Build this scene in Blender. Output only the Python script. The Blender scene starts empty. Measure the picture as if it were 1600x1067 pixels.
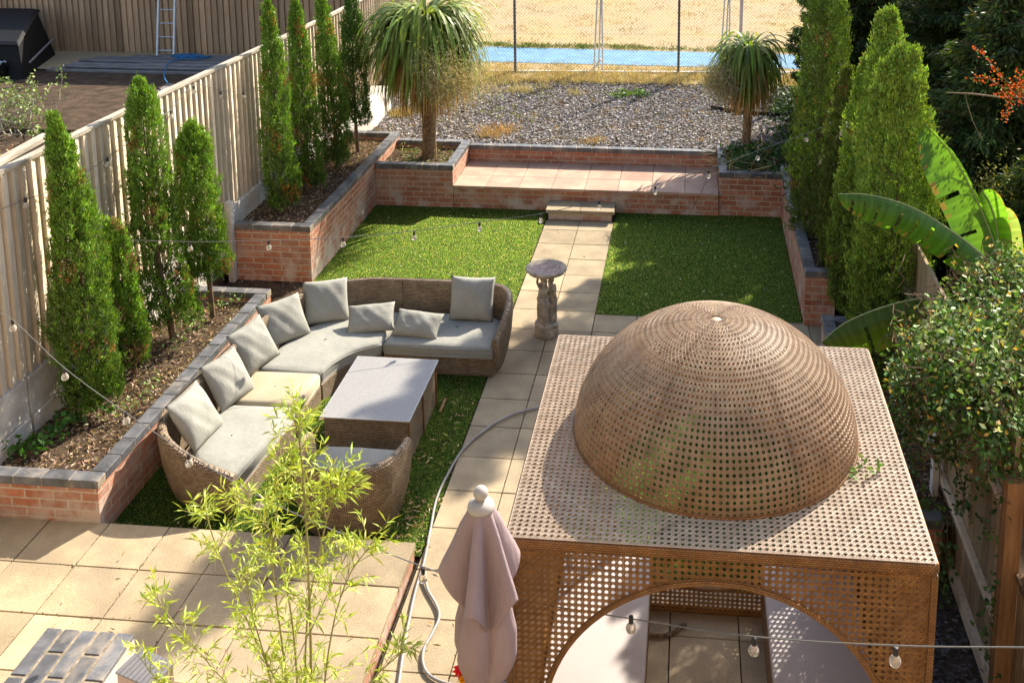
import bpy, math, random
import numpy as np
from mathutils import Vector, Matrix
random.seed(7); RNG = np.random.default_rng(7)
S = bpy.context.scene
# ------------------------------------------------------------ camera, sky, sun, exposure
F, PX, PY, PITCH, YAW = 1640.91, 930.26, 10.76, 0.17573, -0.09288
cam = bpy.data.cameras.new('camera'); camo = bpy.data.objects.new('camera', cam); S.collection.objects.link(camo); S.camera = camo
camo.location = (1.9227, -13.5536, 5.3447)
camo.rotation_euler = (math.pi/2 - PITCH, 0, -YAW)
cam.sensor_width = 36; cam.lens = F/1600*36; cam.shift_x = (800-PX)/1600; cam.shift_y = (PY-533.5)/1600
cam.clip_start = .05; cam.clip_end = 2000
SUN_EL, SUN_AZ = math.radians(36), math.atan2(.498, .867)      # azimuth from +Y towards +X
w = bpy.data.worlds.new('World'); S.world = w; w.use_nodes = True
nt = w.node_tree; sky = nt.nodes.new('ShaderNodeTexSky'); sky.sky_type = 'NISHITA'; sky.sun_disc = False
sky.sun_elevation = SUN_EL; sky.sun_rotation = SUN_AZ; sky.dust_density = 2.0
nt.links.new(sky.outputs[0], nt.nodes['Background'].inputs[0]); nt.nodes['Background'].inputs[1].default_value = .12
sun = bpy.data.lights.new('sun', 'SUN'); sun.energy = 5.0; sun.angle = math.radians(.53); sun.color = (1, .91, .76)
suno = bpy.data.objects.new('sun', sun); S.collection.objects.link(suno)
sd = Vector((math.sin(SUN_AZ)*math.cos(SUN_EL), math.cos(SUN_AZ)*math.cos(SUN_EL), math.sin(SUN_EL)))
suno.rotation_euler = sd.to_track_quat('Z', 'Y').to_euler(); suno.location = sd*50
S.view_settings.view_transform = 'Standard'; S.view_settings.look = 'None'; S.view_settings.exposure = 1.25; S.view_settings.gamma = 1
# ------------------------------------------------------------ materials
MATS = {}
def newmat(name):
    m = bpy.data.materials.new(name); m.use_nodes = True; n = m.node_tree.nodes; MATS[name] = m
    return m, n, m.node_tree.links, n['Principled BSDF']
def N(n, t, **k):
    x = n.new(t)
    for a, b in k.items():
        if isinstance(b, tuple) or not hasattr(x, a): x.inputs[a].default_value = b
        else: setattr(x, a, b)
    return x
def mix(n, l, fac, a, b, mode='MIX'):
    x = n.new('ShaderNodeMix'); x.data_type = 'RGBA'; x.blend_type = mode
    for i, v in ((0, fac), (6, a), (7, b)):
        if isinstance(v, (int, float)): x.inputs[i].default_value = v
        elif isinstance(v, tuple): x.inputs[i].default_value = (*v, 1) if len(v) == 3 else v
        else: l.new(v, x.inputs[i])
    return x.outputs[2]
def ramp(n, l, src, a, b):
    r = n.new('ShaderNodeMapRange'); r.inputs[1].default_value = a; r.inputs[2].default_value = b; l.new(src, r.inputs[0]); return r.outputs[0]
def pos(n): return n.new('ShaderNodeNewGeometry').outputs['Position']
def noise(n, l, vec, sc, det=4, rough=.55, ch='Fac'):
    x = n.new('ShaderNodeTexNoise'); x.inputs['Scale'].default_value = sc; x.inputs['Detail'].default_value = det; x.inputs['Roughness'].default_value = rough
    l.new(vec, x.inputs['Vector']); return x.outputs[ch]
def bump(n, l, p, h, st, dist=.005):
    b = n.new('ShaderNodeBump'); b.inputs['Strength'].default_value = st; b.inputs['Distance'].default_value = dist
    l.new(h, b.inputs['Height']); l.new(b.outputs[0], p.inputs['Normal'])
def simple(name, col, rough=.7, var=.2, ns=6, bst=.3, bs=60, bd=.004, spec=.4, col2=None, metal=0, stain=None, stain_s=1.5, tint=True, stretch=None):
    """base colour with two scales of noise, a per-face tint attribute, optional stain colour"""
    m, n, l, p = newmat(name); P = pos(n)
    if stretch:
        mp = n.new('ShaderNodeMapping'); mp.inputs['Scale'].default_value = stretch; l.new(P, mp.inputs[0]); P = mp.outputs[0]
    a = noise(n, l, P, ns); c2 = col2 or tuple(c*(1-var*1.6) for c in col)
    c = mix(n, l, ramp(n, l, a, .35, .65), col, c2)
    g = noise(n, l, P, bs, 6, .7)
    c = mix(n, l, ramp(n, l, g, .3, .7), c, mix(n, l, 1., c, (1-var, 1-var, 1-var), 'MULTIPLY'))
    if stain:
        s = noise(n, l, pos(n), stain_s, 6, .65); c = mix(n, l, ramp(n, l, s, .5, .68), c, stain)
    if tint:
        at = n.new('ShaderNodeAttribute'); at.attribute_name = 'tint'
        ma = n.new('ShaderNodeMath'); ma.operation = 'ADD'; ma.inputs[1].default_value = 1; l.new(at.outputs['Fac'], ma.inputs[0])
        cc = n.new('ShaderNodeCombineColor')
        for i in range(3): l.new(ma.outputs[0], cc.inputs[i])
        c = mix(n, l, 1., c, cc.outputs[0], 'MULTIPLY')
    l.new(c, p.inputs['Base Color']); p.inputs['Roughness'].default_value = rough; p.inputs['Specular IOR Level'].default_value = spec; p.inputs['Metallic'].default_value = metal
    if bst: bump(n, l, p, g, bst, bd)
    return m
def leafmat(name, trans=.35, rough=.55, spec=.3, tm=(1.5, 1.5, .5)):
    m, n, l, p = newmat(name)
    at = n.new('ShaderNodeAttribute'); at.attribute_name = 'col'
    l.new(at.outputs['Color'], p.inputs['Base Color']); p.inputs['Roughness'].default_value = rough; p.inputs['Specular IOR Level'].default_value = spec
    t = n.new('ShaderNodeBsdfTranslucent'); c = mix(n, l, 1., at.outputs['Color'], tm, 'MULTIPLY'); l.new(c, t.inputs[0])
    ms = n.new('ShaderNodeMixShader'); ms.inputs[0].default_value = trans; l.new(p.outputs[0], ms.inputs[1]); l.new(t.outputs[0], ms.inputs[2])
    l.new(ms.outputs[0], n['Material Output'].inputs[0]); return m
def brickmat(name, c1, c2, mortar, white=.3):
    m, n, l, p = newmat(name); g = n.new('ShaderNodeNewGeometry')
    sp = n.new('ShaderNodeSeparateXYZ'); l.new(g.outputs['Position'], sp.inputs[0]); sn = n.new('ShaderNodeSeparateXYZ'); l.new(g.outputs['True Normal'], sn.inputs[0])
    ab = N(n, 'ShaderNodeMath', operation='ABSOLUTE'); l.new(sn.outputs[0], ab.inputs[0]); gt = N(n, 'ShaderNodeMath', operation='GREATER_THAN'); gt.inputs[1].default_value = .5; l.new(ab.outputs[0], gt.inputs[0])
    u = n.new('ShaderNodeMix'); l.new(gt.outputs[0], u.inputs[0]); l.new(sp.outputs[0], u.inputs[2]); l.new(sp.outputs[1], u.inputs[3])
    cb = n.new('ShaderNodeCombineXYZ'); l.new(u.outputs[0], cb.inputs[0]); l.new(sp.outputs[2], cb.inputs[1])
    nv = n.new('ShaderNodeTexNoise'); nv.inputs['Scale'].default_value = 12; l.new(g.outputs['Position'], nv.inputs['Vector'])
    vm = n.new('ShaderNodeVectorMath'); vm.operation = 'MULTIPLY_ADD'; vm.inputs[1].default_value = (.012, .012, 0); l.new(nv.outputs['Color'], vm.inputs[0]); l.new(cb.outputs[0], vm.inputs[2])
    b = n.new('ShaderNodeTexBrick'); l.new(vm.outputs[0], b.inputs['Vector']); b.inputs['Scale'].default_value = 1
    b.inputs['Brick Width'].default_value = .225; b.inputs['Row Height'].default_value = .075; b.inputs['Mortar Size'].default_value = .0075; b.inputs['Mortar Smooth'].default_value = .15; b.inputs['Bias'].default_value = -.1
    b.inputs['Color1'].default_value = (*c1, 1); b.inputs['Color2'].default_value = (*c2, 1); b.inputs['Mortar'].default_value = (*mortar, 1)
    P = g.outputs['Position']; a = noise(n, l, P, 25, 6, .7); c = mix(n, l, ramp(n, l, a, .3, .75), b.outputs[0], mix(n, l, 1., b.outputs[0], (.6, .55, .55), 'MULTIPLY'))
    s = noise(n, l, P, 2.2, 6, .65); c = mix(n, l, ramp(n, l, s, .45, .75), c, mix(n, l, .55, c, (.5, .36, .27)))
    # efflorescence blooms low on the wall
    e = noise(n, l, P, 3.4, 5, .6); lo = n.new('ShaderNodeMapRange'); lo.inputs[1].default_value = .55; lo.inputs[2].default_value = .1; l.new(sp.outputs[2], lo.inputs[0])
    k = N(n, 'ShaderNodeMath', operation='MULTIPLY'); l.new(ramp(n, l, e, .47, .60), k.inputs[0]); l.new(lo.outputs[0], k.inputs[1])
    k2 = N(n, 'ShaderNodeMath', operation='MULTIPLY'); k2.inputs[1].default_value = white; l.new(k.outputs[0], k2.inputs[0])
    c = mix(n, l, k2.outputs[0], c, (.55, .47, .40))
    l.new(c, p.inputs['Base Color']); p.inputs['Roughness'].default_value = .85
    hm = N(n, 'ShaderNodeMath', operation='MULTIPLY_ADD'); hm.inputs[1].default_value = -1; l.new(b.outputs['Fac'], hm.inputs[0])
    am = N(n, 'ShaderNodeMath', operation='MULTIPLY'); am.inputs[1].default_value = .5; l.new(a, am.inputs[0]); l.new(am.outputs[0], hm.inputs[2])
    bump(n, l, p, hm.outputs[0], .8, .006); return m
def weavemat(name, c1, c2, dark, bw=.022, rh=.009, rough=.5):
    """woven rattan: over-under strands laid in metres of UV"""
    m, n, l, p = newmat(name); uv = n.new('ShaderNodeUVMap').outputs[0]
    b = n.new('ShaderNodeTexBrick'); l.new(uv, b.inputs['Vector']); b.inputs['Scale'].default_value = 1
    b.inputs['Brick Width'].default_value = bw; b.inputs['Row Height'].default_value = rh; b.inputs['Mortar Size'].default_value = rh*.2; b.inputs['Mortar Smooth'].default_value = .8
    b.inputs['Color1'].default_value = (*c1, 1); b.inputs['Color2'].default_value = (*c2, 1); b.inputs['Mortar'].default_value = (*dark, 1)
    a = noise(n, l, pos(n), 9, 5, .6); c = mix(n, l, ramp(n, l, a, .35, .7), b.outputs[0], mix(n, l, 1., b.outputs[0], (.68, .64, .6), 'MULTIPLY'))
    l.new(c, p.inputs['Base Color']); p.inputs['Roughness'].default_value = rough; p.inputs['Specular IOR Level'].default_value = .35
    hm = N(n, 'ShaderNodeMath', operation='SUBTRACT'); hm.inputs[0].default_value = 1; l.new(b.outputs['Fac'], hm.inputs[1]); bump(n, l, p, hm.outputs[0], 1., .004); return m
brickmat('brick', (.54, .205, .105), (.34, .115, .06), (.56, .46, .34), .8)
simple('brick_shaded_terrace', (.3, .15, .1))
simple('coping', (.155, .16, .175), .45, .3, 9, .25, 90, .003, .5, stain=(.24, .21, .18), stain_s=5)
simple('mortar', (.40, .33, .24), .95, .3, 20, .6, 80)
simple('paving', (.55, .44, .28), .9, .42, 3.2, 1., 110, .006, .25, col2=(.41, .32, .205), stain=(.30, .24, .165), stain_s=1.3)
simple('paving_pink', (.54, .385, .285), .9, .22, 3, .4, 150, .003, .25, col2=(.45, .27, .2), stain=(.35, .25, .19), stain_s=2.2)
simple('joint', (.10, .085, .06), 1, .4, 12, .5, 50)
simple('turf', (.05, .10, .014), .95, .4, 9, 1, 140, .02, .1)
simple('soil', (.16, .11, .075), 1, .5, 5, 1, 45, .03, .1, col2=(.085, .06, .04))
simple('slate_base', (.20, .18, .19), 1, .5, 20, 1, 60, .03, .2)
simple('slate', (.33, .31, .36), .7, .3, 15, .2, 90, .002, .4)
simple('field', (.42, .33, .21), 1, .22, .9, .6, 22, .012, .1, col2=(.46, .335, .18), stain=(.40, .31, .15), stain_s=.7)
simple('track', (.16, .33, .52), .8, .15, 4, .3, 90, .002, .2)
simple('white_paint', (.78, .77, .74), .5, .12, 10, .1, 60)
simple('concrete', (.72, .67, .585), .9, .2, 3, .4, 60, .004, .2, stain=(.42, .37, .31), stain_s=3)
simple('old_wood', (.78, .655, .49), .85, .22, 3, .5, 20, .004, .2, col2=(.64, .53, .40), stretch=(9, 9, .9))
simple('fence_cap', (.62, .54, .42), .85, .3, 3, .5, 20, .004, .2, stretch=(6, .8, 6))
simple('new_wood', (.62, .41, .24), .85, .3, 3, .5, 20, .004, .2, col2=(.50, .32, .18), stretch=(9, 9, .8))
simple('right_wood', (.44, .33, .20), .85, .3, 3, .5, 20, .004, .2, col2=(.30, .22, .13), stretch=(9, 9, .8))
simple('orange_wood', (.42, .23, .11), .8, .25, 3, .4, 20, .003, .2, stretch=(9, 9, .8))
simple('composite', (.30, .275, .26), .7, .25, 4, .3, 60, .003, .3, stretch=(1, 6, 6))
simple('black_plastic', (.008, .008, .009), .6, .3, 6, .2, 50, .003, .25)
simple('aluminium', (.62, .62, .62), .4, .1, 9, .1, 60, metal=.5)
simple('galvanised', (.16, .17, .19), .5, .2, 9, .1, 60, metal=.5)
simple('wire', (.30, .30, .29), .5, .1, 9, 0, metal=.5)
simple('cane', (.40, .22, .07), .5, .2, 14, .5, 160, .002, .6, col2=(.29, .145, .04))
simple('cane_sunlit', (.70, .60, .46), .42, .2, 9, .5, 160, .002, 1., col2=(.56, .45, .32))  # roof cane paler than the sides: sun and sky glare put into the colour
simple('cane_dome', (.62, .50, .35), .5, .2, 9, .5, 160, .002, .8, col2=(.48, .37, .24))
simple('cushion', (.335, .33, .29), .95, .07, 5, .45, 20, .012, .15)
simple('cushion_beige', (.40, .335, .22), .95, .1, 4, .25, 400, .0012, .15, col2=(.42, .37, .27))
simple('seat_fabric', (.46, .42, .41), .95, .06, 3, .15, 300, .001, .15)
simple('parasol_fabric', (.35, .265, .275), .85, .06, 4, .55, 16, .02, .15, stretch=(1.6, 1.6, .30))
simple('parasol_cap', (.46, .42, .38), .5, .08, 6, 0)
simple('stone', (.66, .57, .45), .95, .35, 14, .9, 70, .006, .15, stain=(.42, .36, .28), stain_s=9)
simple('basin', (.50, .38, .34), .9, .3, 20, .5, 60)
simple('bark', (.30, .20, .13), .95, .4, 12, 1, 40, .01, .1, stretch=(3, 3, 1))
simple('yucca_bark', (.42, .285, .17), .95, .4, 25, 1, 70, .01, .1)
simple('hose', (.36, .34, .32), .5, .15, 9, .1, 80)
simple('cord', (.03, .03, .03), .6, .1, 9, 0)
simple('steel_cord', (.16, .16, .15), .5, .1, 9, 0)
simple('blue_rope', (.03, .20, .42), .7, .2, 9, 0)
simple('terracotta', (.30, .10, .04), .8)
simple('grey_metal', (.35, .34, .35), .5, .12, 5, .1, 60)
simple('pink_sheet', (.62, .46, .40), .7, .1, 5, .1)
simple('white_plastic', (.66, .70, .74), .5, .1, 5, 0)
simple('red_petal', (.75, .03, .06), .6, .1, tint=False); simple('yellow_petal', (.85, .40, .02), .6, .1, tint=False)
def canemat(name, tr):
    m = MATS[name]; n = m.node_tree.nodes; l = m.node_tree.links; p = n['Principled BSDF']; t = n.new('ShaderNodeBsdfTranslucent'); t.inputs[0].default_value = (.70, .36, .09, 1)
    p.inputs['IOR'].default_value = 1.5
    ms = n.new('ShaderNodeMixShader'); ms.inputs[0].default_value = tr; l.new(p.outputs[0], ms.inputs[1]); l.new(t.outputs[0], ms.inputs[2]); l.new(ms.outputs[0], n['Material Output'].inputs[0])
canemat('cane', .33); canemat('cane_sunlit', .25); canemat('cane_dome', .28)
m = MATS['cane_dome']; n = m.node_tree.nodes; l = m.node_tree.links; p = n['Principled BSDF']; src_ = p.inputs['Base Color'].links[0].from_socket; P_ = pos(n)      # pale lit crown, browner shaded foot: light painted into the dome colour
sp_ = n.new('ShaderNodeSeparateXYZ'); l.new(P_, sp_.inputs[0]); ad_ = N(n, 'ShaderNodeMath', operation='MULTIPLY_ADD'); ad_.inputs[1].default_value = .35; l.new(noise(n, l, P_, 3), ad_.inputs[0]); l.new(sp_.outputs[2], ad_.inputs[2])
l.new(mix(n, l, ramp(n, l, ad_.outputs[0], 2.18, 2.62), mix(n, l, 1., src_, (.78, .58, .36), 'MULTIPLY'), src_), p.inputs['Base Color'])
weavemat('wicker', (.43, .325, .215), (.27, .195, .125), (.035, .022, .014), .032, .0145)
weavemat('cane_rim', (.40, .20, .07), (.30, .135, .04), (.10, .045, .015), .02, .011)
leafmat('leaf', .18); leafmat('grass_blade', .58, .34, 1., (4.3, 3.2, 2.2)); leafmat('banana', .6, .35, .5); leafmat('strap', .3, .5, .3); leafmat('dry', .15, .8, .1)
m, n, l, p = newmat('table_glass'); p.inputs['Base Color'].default_value = (.30, .32, .345, 1); p.inputs['Roughness'].default_value = .3; p.inputs['Specular IOR Level'].default_value = .5
uv = n.new('ShaderNodeUVMap').outputs[0]; b = n.new('ShaderNodeTexBrick'); l.new(uv, b.inputs['Vector']); b.inputs['Scale'].default_value = 1
b.inputs['Brick Width'].default_value = .022; b.inputs['Row Height'].default_value = .012; b.inputs['Mortar Size'].default_value = .0022
b.inputs['Color1'].default_value = (.42, .40, .365, 1); b.inputs['Color2'].default_value = (.35, .33, .30, 1); b.inputs['Mortar'].default_value = (.17, .17, .18, 1); l.new(b.outputs[0], p.inputs['Base Color'])
m, n, l, p = newmat('bulb_glass'); p.inputs['Base Color'].default_value = (.95, .92, .85, 1); p.inputs['Transmission Weight'].default_value = .8; p.inputs['Roughness'].default_value = .08; p.inputs['IOR'].default_value = 1.35
# ------------------------------------------------------------ helpers
def attrs(me, tints=None, cols=None):
    if tints is not None:
        a = me.attributes.new('tint', 'FLOAT', 'FACE'); a.data.foreach_set('value', np.asarray(tints, np.float32))
    if cols is not None:
        c = np.ones((len(cols), 4), np.float32); c[:, :3] = cols
        a = me.attributes.new('col', 'FLOAT_COLOR', 'FACE'); a.data.foreach_set('color', c.ravel())
def link(name, me, mat, parent=None):
    o = bpy.data.objects.new(name, me); S.collection.objects.link(o)
    for q in (mat if isinstance(mat, (list, tuple)) else [mat]):
        if q: me.materials.append(MATS[q])
    if parent: adopt(o, parent)
    return o
def adopt(o, parent):
    r = parent; M = Matrix.Identity(4)
    while r is not None:
        M = Matrix.LocRotScale(r.location, r.rotation_euler, r.scale) @ M if r.parent is None else M
        r = r.parent
    o.parent = parent; o.matrix_parent_inverse = M.inverted()
def tag(o, label=None, cat=None, group=None, kind=None):
    if label: o['label'] = label
    if cat: o['category'] = cat
    if group: o['group'] = group
    if kind: o['kind'] = kind
    return o
def thing(name, label, cat, loc=(0, 0, 0), group=None):
    o = bpy.data.objects.new(name, None); S.collection.objects.link(o); o.location = loc; o.empty_display_size = .2
    return tag(o, label, cat, group)
class MB:
    def __init__(s): s.v = []; s.f = []; s.uv = []; s.t = []; s.m = []; s.cur = 0; s.mi = 0
    def face(s, pts, uv=None):
        i = len(s.v); s.v += [tuple(p) for p in pts]; s.f.append(tuple(range(i, i+len(pts)))); s.t.append(s.cur); s.m.append(s.mi); s.uv.append(uv or [(p[0]+p[1], p[2]) for p in pts])
    def hexa(s, c):
        """eight corners: bottom ring 0-3, top ring 4-7 (counter-clockwise seen from above)"""
        i = len(s.v); s.v += [tuple(p) for p in c]
        for q in ((3, 2, 1, 0), (4, 5, 6, 7), (0, 1, 5, 4), (1, 2, 6, 5), (2, 3, 7, 6), (3, 0, 4, 7)):
            s.f.append(tuple(i+k for k in q)); s.t.append(s.cur); s.m.append(s.mi)
            a, b_, d = (Vector(c[q[0]]), Vector(c[q[1]]), Vector(c[q[3]])); W = (b_-a).length; H = (d-a).length
            s.uv.append([(0, 0), (W, 0), (W, H), (0, H)])
    def box(s, x0, x1, y0, y1, z0, z1): s.hexa([(x0, y0, z0), (x1, y0, z0), (x1, y1, z0), (x0, y1, z0), (x0, y0, z1), (x1, y0, z1), (x1, y1, z1), (x0, y1, z1)])
    def beam(s, a, b, w_, h, up=(0, 0, 1)):
        a = Vector(a); b = Vector(b); d = (b-a).normalized(); u = Vector(up)
        if abs(d.dot(u)) > .98: u = Vector((1, 0, 0))
        r = d.cross(u).normalized()*w_/2; u = r.cross(d).normalized()*h/2
        s.hexa([a-r-u, a+r-u, b+r-u, b-r-u, a-r+u, a+r+u, b+r+u, b-r+u])
    def tube(s, pts, rad, n=8, cap=True, closed=False):
        pts = [Vector(p) for p in pts]; R = rad if isinstance(rad, (list, tuple)) else [rad]*len(pts); i0 = len(s.v); L = 0; up = None; k = len(pts)
        for i, p in enumerate(pts):
            d = (pts[(i+1) % k]-pts[i-1]) if closed else (pts[min(i+1, k-1)]-pts[max(i-1, 0)]); d.normalize()
            if up is None: up = Vector((0, 0, 1)) if abs(d.z) < .9 else Vector((1, 0, 0))
            r = d.cross(up).normalized(); up = r.cross(d).normalized()
            for j in range(n): t = 2*math.pi*j/n; s.v.append(tuple(p+(r*math.cos(t)+up*math.sin(t))*R[i]))
        for i in range(k if closed else k-1):
            seg = (pts[(i+1) % k]-pts[i]).length
            for j in range(n):
                i2 = (i+1) % k
                s.f.append((i0+i*n+j, i0+i2*n+j, i0+i2*n+(j+1) % n, i0+i*n+(j+1) % n)); s.t.append(s.cur); s.m.append(s.mi)
                q = 2*math.pi*R[i]/n; s.uv.append([(L, j*q), (L+seg, j*q), (L+seg, (j+1)*q), (L, (j+1)*q)])
            L += seg
        if cap and not closed:
            for b_, rv in ((0, 1), (k-1, 0)):
                q = [i0+b_*n+j for j in range(n)]; q = q if rv else q[::-1]; s.f.append(tuple(q)); s.t.append(s.cur); s.m.append(s.mi); s.uv.append([(0, 0)]*n)
    def lathe(s, prof, c, n=32, f=None):
        i0 = len(s.v)
        for (r, z) in prof:
            for j in range(n):
                t = 2*math.pi*j/n; k = f(t, z) if f else 1; s.v.append((c[0]+r*k*math.cos(t), c[1]+r*k*math.sin(t), c[2]+z))
        for i in range(len(prof)-1):
            for j in range(n):
                s.f.append((i0+i*n+j, i0+i*n+(j+1) % n, i0+(i+1)*n+(j+1) % n, i0+(i+1)*n+j)); s.t.append(s.cur); s.m.append(s.mi)
                r = prof[i][0]; s.uv.append([(r*2*math.pi*j/n, prof[i][1]), (r*2*math.pi*(j+1)/n, prof[i][1]), (r*2*math.pi*(j+1)/n, prof[i+1][1]), (r*2*math.pi*j/n, prof[i+1][1])])
    def grid(s, fn, nu, nv, closed=False):
        """fn(i,j) -> (point, uv)"""
        i0 = len(s.v); U = []
        for i in range(nu):
            for j in range(nv): p, q = fn(i, j); s.v.append(tuple(p)); U.append(q)
        for i in range(nu-1):
            for j in range(nv-1):
                q = (i*nv+j, (i+1)*nv+j, (i+1)*nv+j+1, i*nv+j+1); s.f.append(tuple(i0+k for k in q)); s.t.append(s.cur); s.m.append(s.mi); s.uv.append([U[k] for k in q])
    def build(s, name, mat, parent=None, smooth=False, bevel=0, seg=2):
        me = bpy.data.meshes.new(name); me.from_pydata(s.v, [], s.f); u = me.uv_layers.new(name='UVMap')
        u.data.foreach_set('uv', np.array([c for q in s.uv for c in q], np.float32).ravel())
        if smooth: me.polygons.foreach_set('use_smooth', [True]*len(me.polygons))
        me.polygons.foreach_set('material_index', s.m)
        o = link(name, me, mat, parent); attrs(me, s.t)
        if bevel:
            b = o.modifiers.new('bevel', 'BEVEL'); b.width = bevel; b.segments = seg; b.limit_method = 'ANGLE'
        return o
def quads(name, V, cols, mat, parent=None, k=4):
    """V: (n,k,3) array of separate small faces, cols (n,3)"""
    n_ = len(V); me = bpy.data.meshes.new(name); me.vertices.add(n_*k); me.vertices.foreach_set('co', V.astype(np.float32).ravel())
    me.loops.add(n_*k); me.loops.foreach_set('vertex_index', np.arange(n_*k, dtype=np.int32)); me.polygons.add(n_)
    me.polygons.foreach_set('loop_start', np.arange(0, n_*k, k, dtype=np.int32)); me.update(calc_edges=True); me.validate()
    o = link(name, me, mat, parent); attrs(me, None, cols); return o
def nrm(a): return a/np.maximum(np.linalg.norm(a, axis=-1, keepdims=True), 1e-9)
def leaf_quads(P, D, L, W, fold=0, droop=0):
    """diamond leaves at P along D, facing a random side"""
    n_ = len(P); D = nrm(D); R = nrm(np.cross(D, RNG.normal(size=(n_, 3)))); L = np.broadcast_to(L, n_)[:, None]; W = np.broadcast_to(W, n_)[:, None]
    mid = P+D*L*.45; tip = P+D*L; tip[:, 2] -= (droop*L)[:, 0] if droop else 0
    return np.stack([P, mid+R*W/2, tip, mid-R*W/2], 1)
def vary(c, n_, s=.25, hue=.08):
    c = np.array(c)[None, :]*np.exp(RNG.normal(0, s, (n_, 1)))*np.exp(RNG.normal(0, hue, (n_, 3))); return np.clip(c, 0, .95)
def struct(o): return tag(o, kind='structure')
def stuff(o, label=None, cat=None): return tag(o, label, cat, kind='stuff')
def pw(xs, ys): return lambda t: float(np.interp(t, xs, ys))
# camera rays, used only to size and place real things in metres
CP, SP, CY, SY = math.cos(PITCH), math.sin(PITCH), math.cos(YAW), math.sin(YAW)
CC = np.array(camo.location); FW = np.array([SY*CP, CY*CP, -SP]); RT = np.array([CY, -SY, 0]); UP = np.cross(RT, FW)
def ray(x, y): return FW+RT*(x-PX)/F-UP*(y-PY)/F
def onz(x, y, z): d = ray(x, y); return CC+d*(z-CC[2])/d[2]
def ony(x, y, Y): d = ray(x, y); return CC+d*(Y-CC[1])/d[1]
def onx(x, y, X): d = ray(x, y); return CC+d*(X-CC[0])/d[0]
def onpl(x, y, a, b):
    """on the vertical plane through the ground points a and b"""
    nn = np.array([b[1]-a[1], a[0]-b[0], 0.]); d = ray(x, y); return CC+d*(nn@(np.array([a[0], a[1], 0])-CC))/(nn@d)
# ------------------------------------------------------------ ground
g = MB()
def gq(x0, x1, y0, y1, z): g.face([(x0, y0, z), (x1, y0, z), (x1, y1, z), (x0, y1, z)])
gq(-600, 600, 1.5, 900, .56); gq(-600, -3.5, -60, 1.5, .5); gq(3.95, 600, -60, 1.5, .1); gq(-3.5, 3.95, -60, 1.5, -.06)
g.face([(-3.5, -60, -.06), (-3.5, 1.5, -.06), (-3.5, 1.5, .56), (-3.5, -60, .56)]); g.face([(3.95, -60, -.06), (3.95, 1.5, -.06), (3.95, 1.5, .56), (3.95, -60, .1)])
g.face([(-3.5, 1.5, -.06), (3.95, 1.5, -.06), (3.95, 1.5, .56), (-3.5, 1.5, .56)])
struct(g.build('ground', 'soil'))
f = MB(); f.face([(-60, 5.25, .585), (60, 5.25, .585), (300, 400, .585), (-300, 400, .585)]); struct(f.build('field', 'field'))
f = MB(); f.face([(-3, 6.62, .592), (12, 6.5, .592), (12, 7.6, .592), (-3, 8.05, .592)]); struct(f.build('running_track', 'track'))
def slabs(name, xs, ys, z, mat, th=.045, gap=.008, tint=.2, skip=None, label=None):
    m_ = MB()
    for i in range(len(xs)-1):
        for j in range(len(ys)-1):
            if skip and skip(i, j): continue
            m_.cur = random.gauss(0, tint*.55); dz = random.uniform(-.002, .002)
            m_.box(xs[i]+gap/2, xs[i+1]-gap/2, ys[j]+gap/2, ys[j+1]-gap/2, z-th, z+dz)
    o = m_.build(name, mat, bevel=.003, seg=1)
    return struct(o)
PS = .461
ys = [-k*PS for k in range(28, -1, -1)]; ys[-1] = -.125
slabs('garden_path', [0, PS, 2*PS], ys, 0, 'paving')
slabs('paving_right', [2*PS+.002]+[k*PS for k in range(3, 9)]+[8.45*PS], [-k*PS for k in range(28, 5, -1)], 0, 'paving', skip=lambda i, j: (i >= 5 and j < 14) or (i < 6 and 13 <= j < 20))
m_ = MB(); m_.box(-.02, 3.95, -13, .1, -.058, -.03); struct(m_.build('path_bed', 'joint'))
slabs('patio', [-.03-.472*k for k in range(14, -1, -1)], [-6.79-.463*k for k in range(12, -1, -1)], .12, 'paving', gap=.008)
m_ = MB(); m_.box(-6.7, -.045, -12.5, -6.80, -.05, .085); struct(m_.build('patio_base', 'brick'))
# turf
def turf(name, poly, dens, label):
    b_ = MB(); b_.face([(x, y, .006) for x, y in poly]); o = struct(b_.build(name, 'turf'))
    P = np.array(poly); lo, hi = P.min(0), P.max(0); nn = int(dens*(hi[0]-lo[0])*(hi[1]-lo[1])); X = RNG.uniform(lo, hi, (nn, 2))
    keep = np.ones(nn, bool)
    for i in range(len(P)):
        a, c = P[i], P[(i+1) % len(P)]; keep &= ((c[0]-a[0])*(X[:, 1]-a[1])-(c[1]-a[1])*(X[:, 0]-a[0])) > 0
    X = X[keep]; nn = len(X); B = np.c_[X, np.full(nn, .004)]; a = RNG.uniform(0, 6.283, nn); wv = np.c_[np.cos(a), np.sin(a), np.zeros(nn)]*.0021
    tip = B+np.c_[RNG.normal(0, .006, nn)+.002, RNG.normal(-.003, .006, nn), RNG.uniform(.008, .015, nn)]
    c = vary((.095, .195, .035), nn, .09, .05); dry = RNG.random(nn) < .06; c[dry] = vary((.5, .48, .26), dry.sum(), .2)
    stuff(quads(name+'_blades', np.stack([B-wv, B+wv, tip], 1), c, 'grass_blade', None, 3), label, 'grass')
turf('lawn_left', [(-2.46, -4.2), (-.004, -4.2), (-.004, .19), (-2.46, .19)], 20000, 'short green artificial grass left of the slab path near the terrace')
turf('lawn_seating', [(-2.46, -6.79), (-.004, -6.79), (-.004, -4.2), (-2.46, -4.2)], 16000, 'green artificial grass under the wicker sofa and table')
turf('lawn_gazebo', [(.925, -6.93), (3.17, -6.93), (3.17, -3.69), (.925, -3.69)], 5500, 'green artificial grass behind and beneath the rattan gazebo')
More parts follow.
